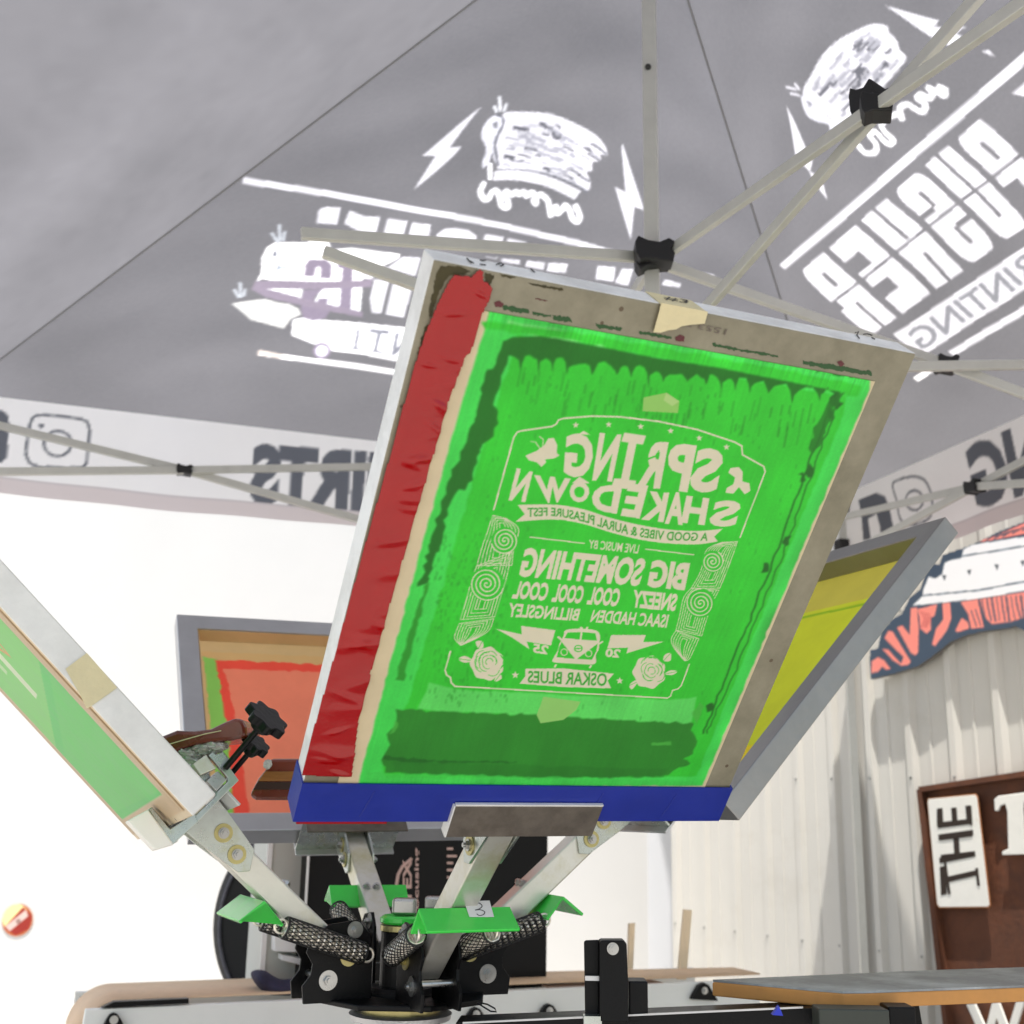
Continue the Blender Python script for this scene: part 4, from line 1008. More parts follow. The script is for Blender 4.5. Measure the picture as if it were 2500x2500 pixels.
# dark dabs where the emulsion meets the top bar
for t in np.linspace(0, 1, 46):
    if r4.uniform() < 0.55:
        x = 1215 + 915 * t; y = 752 + 170 * t + r4.uniform(-4, 3)
        c.rough([(x - 12, y - 5), (x + 14, y - 2), (x + 13, y + 7), (x - 12, y + 4)], (24, 96, 24), 0.002, 0.005)
for p, r_ in (((1212, 742), 9), ((1665, 826), 10), ((2053, 890), 9), ((2120, 905), 14)):
    c.rough([(p[0] + r_ * math.cos(a), p[1] + r_ * .8 * math.sin(a)) for a in np.linspace(0, 6.28, 9, endpoint=False)], (104, 24, 34), 0.002, 0.004)
# soften the ink edges and let the emulsion thickness vary in fine vertical pulls
def boxblur(A, k, ax):
    if k < 1: return A
    P_ = np.concatenate([np.repeat(A.take([0], ax), k, ax), A, np.repeat(A.take([-1], ax), k, ax)], ax)
    C_ = np.cumsum(P_, ax, dtype=np.float64); C_ = np.concatenate([np.zeros_like(C_.take([0], ax)), C_], ax)
    n_ = A.shape[ax]
    return ((C_.take(range(2 * k + 1, 2 * k + 1 + n_), ax) - C_.take(range(0, n_), ax)) / (2 * k + 1)).astype(np.float32)
keepL = c.A.copy()
bl2 = boxblur(boxblur(c.A, 3, 0), 3, 1)
c.A = bl2
nn = np.random.default_rng(21)
hh_, ww_ = c.A.shape[:2]
st = boxblur(boxblur(nn.normal(0, 1, (hh_, ww_, 1)).astype(np.float32), 60, 0), 2, 1); st = st / st.std()
cl_ = boxblur(boxblur(boxblur(nn.normal(0, 1, (hh_, ww_, 1)).astype(np.float32), 45, 0), 45, 1), 30, 0); cl_ = cl_ / cl_.std()
fine = boxblur(boxblur(nn.normal(0, 1, (hh_, ww_, 1)).astype(np.float32), 1, 0), 1, 1); fine = fine / fine.std()
isg = ((c.A[..., 1:2] - c.A[..., 0:1]) > 40).astype(np.float32)
c.A = np.clip(c.A * (1 + isg * (0.008 * st + 0.03 * cl_ + 0.010 * fine)), 0, 255)
# ---- the printed artwork (mirrored, seen from the print side)
LW = 0.0019
c.stroke([z4(*p) for p in [(335, 738), (440, 360), (458, 332), (480, 325), (640, 302), (662, 290), (675, 268), (700, 260), (850, 248), (1000, 252), (1200, 276), (1400, 318), (1600, 385), (1635, 405), (1638, 450), (1660, 462), (1750, 512), (1758, 540), (1625, 885)]], LW, BEI)
c.stroke([z4(*p) for p in [(108, 1480), (80, 1580), (88, 1605), (108, 1618), (112, 1645), (132, 1664), (1245, 1726), (1262, 1715), (1272, 1685), (1300, 1678), (1318, 1660), (1360, 1548)]], LW, BEI)
for p in [(765, 295), (937, 292), (1105, 303), (1262, 326), (1412, 363), (1555, 410)]: c.star(z4(*p), 8.5, BEI)
for p in [(448, 1605), (995, 1635)]: c.star(z4(*p), 9.5, BEI)
def letters(word, xs, bold):
    # xs: list of (quad) per letter in z4 space: TL TR BR BL, reader's order
    for ch, q in zip(word, xs): c.text(ch, [z4(*p) for p in q], BEI, bold)
letters('SPRING', [
    [(1550, 425), (1400, 410), (1350, 640), (1500, 655)],
    [(1400, 402), (1262, 386), (1222, 632), (1350, 648)],
    [(1252, 386), (1128, 374), (1082, 618), (1206, 630)],
    [(1088, 368), (1046, 362), (996, 606), (1038, 612)],
    [(1005, 345), (890, 335), (850, 585), (955, 592)],
    [(870, 345), (715, 335), (700, 560), (840, 580)]], 0.045)
c.stroke([z4(1112, 500), z4(1150, 470), z4(1190, 455)], 0.0022, GR); c.stroke([z4(1190, 455), z4(1200, 430)], 0.0015, GR)
c.poly([z4(*p) for p in [(775, 345), (805, 325), (840, 345)]], BEI)
for a in [[(1112, 372), (1024, 360)], [(1062, 608), (972, 598)]]: c.stroke([z4(*q) for q in a], 0.011, BEI)
letters('SHAKEDOWN', [
    [(1640, 690), (1490, 690), (1455, 825), (1600, 830)],
    [(1465, 680), (1345, 665), (1315, 805), (1440, 820)],
    [(1350, 655), (1245, 640), (1230, 812), (1325, 820)],
    [(1255, 650), (1140, 640), (1105, 790), (1225, 805)],
    [(1145, 612), (1040, 600), (1000, 770), (1100, 785)],
    [(1010, 612), (860, 605), (840, 740), (980, 760)],
    [(845, 600), (735, 585), (730, 695), (825, 705)],
    [(740, 575), (545, 555), (590, 705), (700, 700)],
    [(540, 540), (455, 520), (412, 690), (500, 700)]], 0.045)
c.poly([z4(*p) for p in [(745, 600), (785, 565), (840, 600)]], BEI)
# butterfly and jumping figure
c.poly([z4(*p) for p in [(500, 455), (560, 430), (600, 400), (620, 365), (650, 362), (668, 400), (665, 440), (680, 455), (650, 470), (605, 475), (610, 490), (585, 515), (560, 490), (520, 480)]], BEI)
c.stroke([z4(*p) for p in [(585, 430), (555, 385), (530, 380)]], 0.001, BEI); c.stroke([z4(*p) for p in [(590, 420), (595, 370), (575, 355)]], 0.001, BEI)
c.poly([z4(*p) for p in [(1575, 520), (1620, 515), (1640, 540), (1638, 590), (1675, 600), (1680, 640), (1650, 658), (1620, 620), (1590, 655), (1550, 650), (1555, 625), (1590, 605), (1600, 570), (1565, 545)]], BEI)
bt = c.smooth([z4(*p) for p in [(460, 713), (650, 712), (800, 735), (950, 782), (1100, 818), (1250, 842), (1400, 850), (1535, 838)]], 6)
bb_ = c.smooth([z4(*p) for p in [(1510, 905), (1400, 920), (1250, 915), (1100, 895), (950, 858), (800, 812), (650, 790), (448, 802)]], 6)
c.poly(np.vstack([bt, [z4(1490, 880)], bb_, [z4(498, 762)]]), BEI)
def curved(body, top, bot, col, bold):
    # text along a polyline band: top / bottom curves in z4 space, reader's order
    v, t = text_tris(body, bold); T_ = np.array(c.smooth(top, 8)); B_ = np.array(c.smooth(bot, 8))
    def smp(L_, u):
        s_ = np.r_[0, np.cumsum(np.linalg.norm(np.diff(L_, axis=0), axis=1))]; s_ /= s_[-1]
        return np.stack([np.interp(u, s_, L_[:, 0]), np.interp(u, s_, L_[:, 1])], 1)
    P = smp(T_, v[:, 0]) * v[:, 1:2] + smp(B_, v[:, 0]) * (1 - v[:, 1:2])
    P = c.conv([z4(*p) for p in P], 'px')
    for tr_ in t: c._fill(P[tr_], col)
curved('A GOOD VIBES & AURAL PLEASURE FEST', [(1462, 860), (1250, 852), (1100, 832), (950, 795), (800, 752), (650, 728), (512, 728)], [(1455, 902), (1250, 900), (1095, 880), (945, 845), (795, 800), (645, 772), (512, 778)], (58, 170, 56), 0.02)
c.stroke([z4(525, 882), z4(810, 915)], 0.0014, BEI); c.stroke([z4(1130, 945), z4(1383, 975)], 0.0014, BEI)
TX = lambda s_, q, b=0.03: c.text(s_, [z4(*p) for p in q], BEI, b)
TX('LIVE MUSIC BY', [(1100, 922), (835, 895), (832, 942), (1090, 968)], 0.02)
TX('BIG', [(1365, 1018), (1165, 998), (1138, 1145), (1335, 1163)], 0.05); TX('SOMETHING', [(1140, 995), (500, 935), (465, 1090), (1095, 1142)], 0.045)
TX('SNEEZY', [(1303, 1180), (1070, 1158), (1055, 1252), (1285, 1272)], 0.045); TX('COOL', [(1005, 1152), (845, 1140), (820, 1235), (985, 1248)], 0.045)
TX('COOL', [(815, 1138), (660, 1126), (635, 1222), (795, 1232)], 0.045); TX('COOL', [(630, 1122), (455, 1110), (428, 1205), (610, 1218)], 0.045)
TX('ISAAC HADDEN', [(1255, 1288), (858, 1262), (838, 1328), (1240, 1358)], 0.03); TX('BILLINGSLEY', [(790, 1258), (418, 1226), (405, 1300), (775, 1322)], 0.03)
c.poly([z4(*p) for p in [(345, 1362), (482, 1392), (478, 1347), (658, 1370), (635, 1450), (508, 1430), (522, 1470), (430, 1408)]], BEI)
c.poly([z4(*p) for p in [(1228, 1430), (1118, 1432), (1132, 1395), (950, 1395), (930, 1465), (1038, 1462), (1030, 1492)]], BEI)
c.text('25', [z4(*p) for p in [(625, 1450), (542, 1438), (540, 1488), (615, 1498)]], BEI, 0.04); c.text('20', [z4(*p) for p in [(1002, 1470), (922, 1465), (918, 1510), (992, 1516)]], BEI, 0.04)
# camper van
c.poly(c.smooth([z4(*p) for p in [(715, 1368), (800, 1362), (872, 1372), (892, 1400), (888, 1440), (885, 1470), (870, 1500), (862, 1548), (750, 1545), (650, 1538), (648, 1515), (668, 1480), (680, 1440), (700, 1400)]], 4, True), BEI)
c.poly([z4(*p) for p in [(722, 1382), (790, 1380), (785, 1418), (705, 1412)]], GR); c.poly([z4(*p) for p in [(800, 1380), (868, 1386), (876, 1425), (795, 1420)]], GR)
c.poly([z4(*p) for p in [(690, 1430), (760, 1520), (665, 1512), (675, 1470)]], GR); c.poly([z4(*p) for p in [(880, 1440), (772, 1520), (850, 1524), (872, 1480)]], GR)
c.stroke([z4(704 + 17 * math.cos(a), 1485 + 17 * math.sin(a)) for a in np.linspace(0, 6.3, 16)], 0.0012, BEI); c.stroke([z4(832 + 17 * math.cos(a), 1492 + 17 * math.sin(a)) for a in np.linspace(0, 6.3, 16)], 0.0012, BEI)
c.stroke([z4(778 + 20 * math.cos(a), 1466 + 17 * math.sin(a)) for a in np.linspace(0, 6.3, 16)], 0.0014, GR); c.stroke([z4(762, 1466), z4(795, 1466)], 0.0016, GR)
for a in [[(790, 1355), (798, 1362)], [(825, 1355), (822, 1364)], [(660, 1552), (655, 1562)], [(845, 1556), (838, 1566)], [(672, 1405), (690, 1420)], [(905, 1430), (890, 1440)]]: c.stroke([z4(*q) for q in a], 0.0026, BEI)
def rose(cx, cy, r, leaves):
    for lf in leaves: c.poly(c.smooth([z4(*p) for p in lf], 4, True), BEI); c.stroke([z4(*lf[0]), z4(*lf[2])], 0.0008, GR)
    c.poly(c.smooth([z4(cx + r * (1 + 0.12 * (k % 2)) * math.cos(k * math.pi / 7), cy + r * (1 + 0.12 * (k % 2)) * math.sin(k * math.pi / 7)) for k in range(14)], 3, True), BEI)
    rr_ = np.random.default_rng(int(cx))
    for ring, rad_ in enumerate((0.22, 0.42, 0.62, 0.82)):
        n = 3 + ring
        for k in range(n):
            a0 = rr_.uniform(0, 6.28); a1 = a0 + 6.28 / n * 0.95
            aa = np.linspace(a0, a1, 7)
            c.stroke([z4(cx + 12 + r * rad_ * (1 + 0.14 * math.sin((a - a0) / (a1 - a0) * math.pi)) * math.cos(a), cy - 8 + r * rad_ * (1 + .14 * math.sin((a - a0) / (a1 - a0) * math.pi)) * math.sin(a)) for a in aa], 0.0009, GR)
rose(300, 1545, 82, [[(225, 1530), (185, 1505), (150, 1520), (180, 1540)], [(255, 1465), (240, 1430), (275, 1428), (280, 1460)], [(370, 1600), (375, 1625), (340, 1640), (345, 1610)]])
rose(1150, 1590, 80, [[(1225, 1530), (1230, 1500), (1262, 1490), (1260, 1530)], [(1230, 1600), (1262, 1580), (1297, 1586), (1270, 1605)], [(1090, 1640), (1060, 1680), (1045, 1660), (1070, 1635)]])
c.poly([z4(*p) for p in [(500, 1572), (700, 1570), (965, 1598), (932, 1635), (950, 1675), (700, 1668), (470, 1650), (500, 1612)]], BEI)
c.text('Oskar Blues'.upper(), [z4(*p) for p in [(930, 1596), (515, 1582), (512, 1645), (925, 1664)]], (58, 176, 54), 0.02)
# ornament columns with spirals
def spiral(cx, cy, r, turns, ccw=1, asp=1.0):
    n = int(26 * turns)
    c.stroke([z4(cx + r * (i / n) * math.cos(ccw * i / n * turns * 6.283), cy + asp * r * (i / n) * math.sin(ccw * i / n * turns * 6.283)) for i in range(2, n)], 0.0015, BEI)
def band(L, R, k):
    L_ = np.array(c.smooth(L, 6)); R_ = np.array(c.smooth(R, 6))
    n = min(len(L_), len(R_)); L_ = L_[np.linspace(0, len(L_) - 1, n).astype(int)]; R_ = R_[np.linspace(0, len(R_) - 1, n).astype(int)]
    for j in range(k):
        t = j / (2.0 * k)
        a = L_ * (1 - t) + R_ * t; b = L_ * t + R_ * (1 - t)
        e = int(n * t * 0.5)
        a_, b_ = a[e:n - e], b[e:n - e]
        c.stroke([z4(*p) for p in np.vstack([a_, b_[::-1]])], 0.0010, BEI, closed=True)
band([(330, 768), (300, 860), (272, 940), (248, 1030)], [(330, 768), (400, 785), (465, 840), (440, 940), (430, 1030)][1:], 5)
c.disc(z4(392, 900), 33, GR); spiral(392, 900, 72, 3.5)
band([(245, 1035), (215, 1120), (195, 1200), (160, 1315)], [(430, 960), (400, 1100), (370, 1200), (340, 1300)], 6)
c.disc(z4(298, 1128), 42, GR); spiral(298, 1128, 90, 4.0, -1)
band([(155, 1335), (130, 1400), (138, 1425), (160, 1448)], [(335, 1310), (310, 1370), (250, 1410), (165, 1449)], 6)
band([(1612, 905), (1590, 970), (1560, 1050), (1520, 1150)], [(1530, 910), (1450, 950), (1420, 1060), (1370, 1150)], 6)
c.disc(z4(1482, 1010), 27, GR); spiral(1482, 1010, 58, 3.2, -1)
band([(1515, 1160), (1480, 1230), (1445, 1330), (1425, 1400)], [(1370, 1150), (1330, 1200), (1310, 1290), (1290, 1370)], 6)
c.disc(z4(1418, 1228), 36, GR); spiral(1418, 1228, 76, 3.8)
band([(1410, 1415), (1385, 1470), (1360, 1520), (1340, 1530)], [(1290, 1372), (1265, 1420), (1285, 1470), (1335, 1530)], 5)
# tape patches seen through the mesh
c.poly([z4(*p) for p in [(1120, 150), (1240, 125), (1308, 170), (1300, 232), (1115, 222)]], (150, 206, 104)); c.poly([z4(*p) for p in [(1240, 125), (1308, 170), (1270, 195), (1225, 165)]], (178, 214, 132))
c.poly([z4(*p) for p in [(595, 1718), (790, 1745), (765, 1790), (700, 1840), (580, 1858), (560, 1815)]], (150, 212, 112))
c.mesh('stencil_mesh', MT['emulsion'], ms)
# red tape along the left bar, lightly blistered
def tape_grid(S, outline_px, y, matl, name, root, res=0.003, bub=0.0022, th=1):
    P = np.array([[np.dot(S.px(*p, y) - S.P(0, y, 0), S.X), np.dot(S.px(*p, y) - S.P(0, y, 0), S.Z)] for p in outline_px])
    lo_, hi_ = P.min(0), P.max(0)
    cc = Canvas(S.P(0, y, 0), S.X, S.Z, lo_[0], hi_[0], lo_[1], hi_[1], res, (180, 30, 30), 1)
    r5 = np.random.default_rng(2)
    bl_ = [(r5.uniform(0.15, 0.9), r5.uniform(0, 1), r5.uniform(0.004, 0.012), r5.uniform(-0.5, .5)) for _ in range(30)] + [(0.75, b_, 0.016, 0.15 + 0.2 * (k_ % 2)) for k_, b_ in enumerate((0.16, 0.22, 0.34, 0.37, 0.45, 0.60, 0.63, 0.72, 0.76, 0.81))]
    wid = 0.07
    def dsp(X, Y):
        D = 0 * X
        for a, b, r_, an in bl_:
            yy = lo_[1] + (hi_[1] - lo_[1]) * b; xx_ = -SW_ / 2 + 0.012 + a * 0.05
            u = (X - xx_) * math.cos(an) + (Y - yy) * math.sin(an); v = -(X - xx_) * math.sin(an) + (Y - yy) * math.cos(an)
            D = D + np.exp(-(u / (r_ * 1.8)) ** 2 - (v / (r_ * 0.5)) ** 2) * bub
        return D
    sg_ = -1 if np.dot(cc.n, S.Y) > 0 else 1
    o = cc.mesh(name, matl, root, keep=inpoly(P), disp=lambda X, Y: dsp(X, Y) * sg_)
    so_ = o.modifiers.new('thickness', 'SOLIDIFY'); so_.thickness = 0.0006; so_.offset = 0
    return o
redo = [(1090, 700), (1100, 683), (1112, 670), (1128, 676), (1140, 672), (1150, 678), (1160, 668), (1172, 658), (1180, 665), (1178, 685), (1190, 690), (1202, 704), (1196, 730), (1180, 760), (1172, 782), (1160, 830), (1148, 860), (1135, 872), (1120, 910), (1096, 975), (1060, 1100), (1020, 1230), (985, 1360), (950, 1480), (905, 1640), (875, 1760), (858, 1896), (738, 1893), (760, 1800), (800, 1660), (850, 1480), (900, 1300), (945, 1140), (975, 1030), (1010, 900), (1040, 810), (1070, 740)]
tape_grid(S, redo, -0.0032, MT['redtape'], 'red_tape', ms, res=0.0012)
# grime and ink dabs on the stained face of the bar
MT['grime'] = mat('olive_grime', tuple(lin((66, 60, 34))), 0.8, noise=0.5, nscale=60)
MT['dkgreen'] = mat('dark_green_ink', tuple(lin((18, 70, 20))), 0.35)
MT['dkred'] = mat('dark_red_ink', tuple(lin((84, 16, 28))), 0.35)
r9 = np.random.default_rng(31)
def dab(name, pts, matl, amp=2.5, y=-0.0004):
    out = []
    for i in range(len(pts)):
        a, b = np.array(pts[i], float), np.array(pts[(i + 1) % len(pts)], float); k = max(1, int(np.linalg.norm(b - a) / 5))
        for j in range(k): out.append(a + (b - a) * j / k + r9.normal(0, amp, 2) * (0.4 if j == 0 else 1) * 0.5)
    cc = Canvas(S.P(0, y, 0), S.X, S.Z, -.3, .3, -.4, .4, 0.01, (0, 0, 0), 1)
    P = np.array([cc.uv(p) for p in out]); lo_, hi_ = P.min(0), P.max(0)
    cc = Canvas(S.P(0, y, 0), S.X, S.Z, lo_[0], hi_[0], lo_[1], hi_[1], 0.0006, (0, 0, 0), 1)
    sgd = 1 if np.dot(cc.n, S.Y) < 0 else -1
    return cc.mesh(name, matl, ms, keep=inpoly(P), off=0.0 * sgd)
for p in ([(1066, 668), (1074, 650), (1100, 650), (1128, 652), (1150, 664), (1130, 672), (1100, 672), (1084, 690), (1070, 720), (1050, 780), (1046, 760)],
          [(1186, 664), (1206, 672), (1200, 690), (1192, 700), (1184, 690)], [(1036, 800), (1046, 790), (1034, 850), (1020, 900), (1010, 905)],
          [(1222, 668), (1262, 676), (1245, 681), (1228, 676)], [(1290, 690), (1380, 706), (1370, 710), (1300, 696)]):
    dab('grime_stain', p, MT['grime'])
for p in ([(1226, 746), (1252, 748), (1290, 756), (1292, 766), (1230, 758)], [(1345, 768), (1392, 776), (1396, 788), (1350, 780)], [(1455, 789), (1520, 800), (1515, 808), (1460, 800)], [(1300, 762), (1345, 769), (1345, 774), (1300, 768)],
          [(1740, 838), (1900, 868), (1900, 873), (1740, 845)], [(1960, 880), (2126, 906), (2128, 918), (2040, 904), (1960, 888)], [(1560, 808), (1640, 822), (1640, 828), (1560, 815)]):
    dab('ink_smear', p, MT['dkgreen'])
for p in ([(1206, 738), (1218, 734), (1230, 742), (1226, 750), (1210, 750)], [(1648, 824), (1662, 817), (1672, 822), (1670, 834), (1650, 832)], [(2044, 884), (2054, 880), (2062, 888), (2052, 896)], [(1306, 728), (1338, 734), (1330, 736), (1308, 731)]):
    dab('ink_spot', p, MT['dkred'], 1.2, -0.0006)
# blue tape wrapped round the bottom bar
h2 = S.H / 2; w2 = SW_ / 2; e = 0.0016
blt = join(S.box(-w2 - e, w2 + e, -0.0042, -0.0032 + 0.001, -h2 - e, -h2 + 0.055), S.box(-w2 - e * 1.2, -w2 - e * 0.2, -0.0042, FD, -h2 - e, -h2 + 0.055), S.box(w2 + e * 0.2, w2 + e * 1.2, -0.0042, FD, -h2 - e, -h2 + 0.055), S.box(-w2 - e, w2 + e, -0.003, FD, -h2 - e * 1.3, -h2 - e * 0.3))
obj('blue_tape', blt, MT['bluetape'], ms)
for i in range(3):
    x = (-0.205, 0.1, 0.21)[i]
    obj('tape_crease', tube([S.P(x, -0.0044, -h2 + 0.045), S.P(x - 0.004, -0.0046, -h2 + 0.028), S.P(x - 0.01, -0.0044, -h2 + 0.006)], 0.0007, 6), MT['bluetape'], ms)
obj('red_tape', S.box(-w2 + 0.004, -w2 + 0.115, 0.0, 0.02, -h2 - 0.0085, -h2 - 0.003), MT['redtape'], ms)
# masking tape label #3 over the top edge and stamped number
mk = [S.px(*p, -0.0035) for p in [(1615, 739), (1728, 761), (1720, 790), (1690, 792), (1664, 796), (1650, 804), (1632, 806), (1612, 812), (1595, 811)]]
lb_ = obj('masking_tape', prism(mk, -S.Y * 0.0005), MT['mask'], ms)
ta = S.px(1615, 739, -0.0035); tb_ = S.px(1728, 761, -0.0035)
xa, xb = np.dot(ta - S.c, S.X), np.dot(tb_ - S.c, S.X)
lb2 = obj('masking_tape', S.box(xa, xb, -0.0035, FD - 0.002, h2 + 0.0004, h2 + 0.0012), MT['mask'], ms)
obj('masking_tape', S.box(xa, xb, -0.0040, -0.0034, h2 - 0.004, h2 + 0.0012), MT['mask'], ms)
flat_text('handwriting', '#3', [(1620, 722), (1682, 733), (1678, 742), (1622, 732)], MT['ink'], 0.0, S.Z, S.P(0, 0, h2 + 0.0014), lb2, 0.0002, 0.0)
flat_text('stamped_number', '1553 2', [(1770, 818), (1672, 796), (1676, 784), (1776, 804)], MT['alu_dark'], 0.0, -S.Y, S.P(0, -0.0012, 0), ms, 0.0002, 0.0)
# marker scribbles on the top edge
def scrib(pts, yoff=None): return obj('handwriting', tube([on(p[0], p[1], S.P(0, 0, h2 + 0.0012), S.Z) for p in pts], 0.0007, 5), MT['ink'], ms)
scrib([(1140, 630), (1150, 641), (1145, 636), (1156, 642)]); scrib([(1172, 635), (1180, 636), (1186, 635)]); scrib([(1172, 645), (1186, 647)]); scrib([(1212, 645), (1222, 642), (1230, 646), (1222, 649)])
scrib([(1296, 656), (1302, 662), (1306, 664)]); scrib([(2088, 812), (2096, 810), (2092, 818), (2098, 826)]); scrib([(2108, 816), (2118, 815), (2130, 819)]); scrib([(2128, 824), (2136, 828)])

def rail_art(Sx, res, bg, fn, name='stencil_mesh', y=-0.0015, m=0.012, matl=None, root=None):
    cc = Sx.canvas(res, bg, y=y, m=m); fn(cc); return cc.mesh(name, matl or MT['emulsion'], root)
# ---- left screen
SL = Scr('left')
ls = thing('printing_screen', 'left green screen seen nearly edge-on, bare aluminium side with a masking tape patch', 'silk screen', SL.P(0, 0, -SL.H / 2), 'silk screens clamped in the press')
fmL = two_tone('side_aluminium', (lin((206, 184, 150)), lin((222, 204, 172))), (lin((214, 212, 206)), lin((228, 226, 220))), -SL.Y)
frame_parts(SL, ls, [fmL] * 4)
def artL(c):
    W2, H2 = SW_ / 2, SL.H / 2
    c.poly([(-W2 + .05, -H2 + .045), (W2 - .05, -H2 + .045), (W2 - .045, H2 - .05), (-W2 + .05, H2 - .05)], (104, 212, 112), sp='m')
    c.poly([(-W2 + .06, -H2 + .06), (W2 - .055, -H2 + .05), (W2 - .06, -H2 + .25), (-W2 + .06, -H2 + .18)], (112, 214, 112), sp='m')
    c.poly([(-W2 + .05, -H2 + .2), (W2 - .05, -H2 + .27), (W2 - .05, H2 - .08), (-W2 + .05, H2 - .08)], (140, 220, 124), sp='m')
    c.poly([(-.02, -H2 + .26), (.02, -H2 + .26), (.03, -H2 + .35), (-.01, -H2 + .35)], (224, 240, 200), sp='m')
    for i in range(4):
        x = -0.08 + i * .05
        c.poly([(x, -.02 + i * .03), (x + .03, -.02 + i * .03), (x + .04, .16), (x + .0, .16)], (196, 230, 176), sp='m')
    c.stroke([(-.12, 0), (-.02, .05), (.08, -.02), (.14, .1)], 0.008, (226, 170, 110), sp='m')
rail_art(SL, 0.003, (222, 200, 166), artL, root=ls)
mkp = [SL.px(0, 0)]
nX = SL.X
def sideL(px, py, o=0.0): return on(px, py, SL.P(SW_ / 2 + o, 0, 0), SL.X)
obj('masking_tape', prism([sideL(*p, 0.001) for p in [(160, 1633), (212, 1594), (286, 1679), (220, 1726), (212, 1730), (192, 1690)]], SL.X * 0.0006), MT['mask'], ls)
# ---- right screen
SR = Scr('right')
rs = thing('printing_screen', 'right screen with yellow-green mesh in a grey aluminium frame, half behind the centre screen', 'silk screen', SR.P(0, 0, -SR.H / 2), 'silk screens clamped in the press')
MT['alugrey'] = mat('satin_grey_aluminium', (0.30, 0.30, 0.295), 0.36, 0.8, noise=0.15, nscale=10, bump=0.15, bscale=60)
frame_parts(SR, rs, [MT['alugrey']] * 4)
def artR(c):
    W2, H2 = SW_ / 2, SR.H / 2
    c.poly([(-W2, -H2), (W2, -H2), (W2, -H2 + .17), (-W2, -H2 + .17)], (252, 226, 60), sp='m')
    c.poly([(-W2, H2 - .14), (W2, H2 - .14), (W2, H2), (-W2, H2)], (222, 214, 96), sp='m')
    c.stroke([(-W2, H2 - .16), (W2, H2 - .15)], 0.006, (150, 206, 50), sp='m')
MT['emulsion_y'] = mat('lit_yellow_emulsion', (0.3, 0.3, 0.3), 0.5, attr='print', transl=0.72, spec=0.2, noise=0.08, nscale=12)
rail_art(SR, 0.004, (226, 238, 66), artR, root=rs, matl=MT['emulsion_y'])
# ---- back screen
SB = Scr('back')
bs = thing('printing_screen', 'rear screen with salmon red mesh, seen from its ink side left of the centre screen', 'silk screen', SB.P(0, 0, -SB.H / 2), 'silk screens clamped in the press')
MT['alublue'] = mat('satin_cool_aluminium', (0.55, 0.55, 0.57), 0.36, 0.8, noise=0.12, nscale=10)
frame_parts(SB, bs, [MT['alublue']] * 4)
def artB(c):
    W2, H2 = SW_ / 2, SB.H / 2; x1 = W2 - FT
    c.rough([(-x1, -H2 + .04), (x1 - .012, -H2 + .04), (x1 - .012, H2 - .075), (-x1, H2 - .075)], (226, 186, 130), 0.002, 0.01, sp='m')
    c.rough([(x1 - .055, -H2 + .05), (x1 - .02, -H2 + .05), (x1 - .015, H2 - .09), (x1 - .045, H2 - .1)], (150, 214, 104), 0.002, 0.01, sp='m')
    c.rough([(-x1, -H2), (x1 - .045, -H2), (x1 - .05, 0), (x1 - .04, H2 - .10), (-x1, H2 - .10)], (255, 92, 76), 0.004, 0.01, sp='m')
    c.rough([(-x1, -H2 + .05), (x1 - .075, -H2 + .06), (x1 - .07, 0.02), (x1 - .055, H2 - .125), (-x1, H2 - .125)], (255, 146, 118), 0.003, 0.01, sp='m')
rail_art(SB, 0.003, (222, 190, 140), artB, root=bs, y=0.0015, m=0.03, matl=MT['emulsion_y'])
# tan tape lining on the inner walls of the frame
i_ = FT; W2, H2 = SW_ / 2, SB.H / 2
MT['tanlining'] = mat('tan_tape_lining', tuple(lin((206, 172, 128))), 0.55, noise=0.12, nscale=14)
obj('tape_lining', join(SB.box(-W2 + i_, W2 - i_, 0.004, FD - .003, H2 - i_ - 0.003, H2 - i_ - 0.001), SB.box(W2 - i_ - .003, W2 - i_ - .001, 0.004, FD - .003, -H2 + i_, H2 - i_ - .004)), MT['tanlining'], bs)

# ------------------------------------------------------------------ the press
HUB = np.array([-0.155, 1.93, 0.0]); ZP = 0.678; ZB = 0.645
pr = thing('screen_press', 'rotary screen printing press with four raised arms, green brackets and sleeved springs', 'printing press', HUB)
def H(r, a, t, s_, z): return HUB + a * r + t * s_ + np.array([0, 0, z])
ZV = np.array([0, 0, 1.0])
# centre post and base
obj('post', lathe(HUB + ZV * (ZB - 0.03), ZV, [(0, 0.034), (0.118, 0.034), (0.12, 0.031)], 32), MT['black'], pr, smooth=False)
obj('post_collar', lathe(HUB + ZV * 0.735, ZV, [(0, 0.036), (0.008, 0.036)], 32), MT['brass'], pr)
obj('post_cap', lathe(HUB + ZV * 0.745, ZV, [(0, 0.034), (0.003, 0.037), (0.009, 0.037), (0.012, 0.032)], 32), MT['greenmetal'], pr)
obj('post_knob', join(obox(HUB + [0.0, 0, 0.770], (1, 0, 0), (0, 1, 0), ZV, 0.018, 0.016, 0.012), obox(HUB + [0.045, 0.01, 0.775], (1, 0, 0), (0, 1, 0), ZV, 0.014, 0.012, 0.010)), MT['bolt'], pr, bevel=0.004)
obj('bearing', lathe(HUB + ZV * (ZB - 0.014), ZV, [(0, 0.052), (0.006, 0.056), (0.018, 0.056), (0.024, 0.05)], 40), MT['black'], pr)
obj('bearing_ring', lathe(HUB + ZV * (ZB - 0.026), ZV, [(0, 0.06), (0.010, 0.06), (0.014, 0.05)], 40), MT['brass'], pr)
obj('turntable', lathe(HUB + ZV * (ZB - 0.036), ZV, [(0, 0.076), (0.008, 0.078), (0.011, 0.07)], 48), MT['alu'], pr)
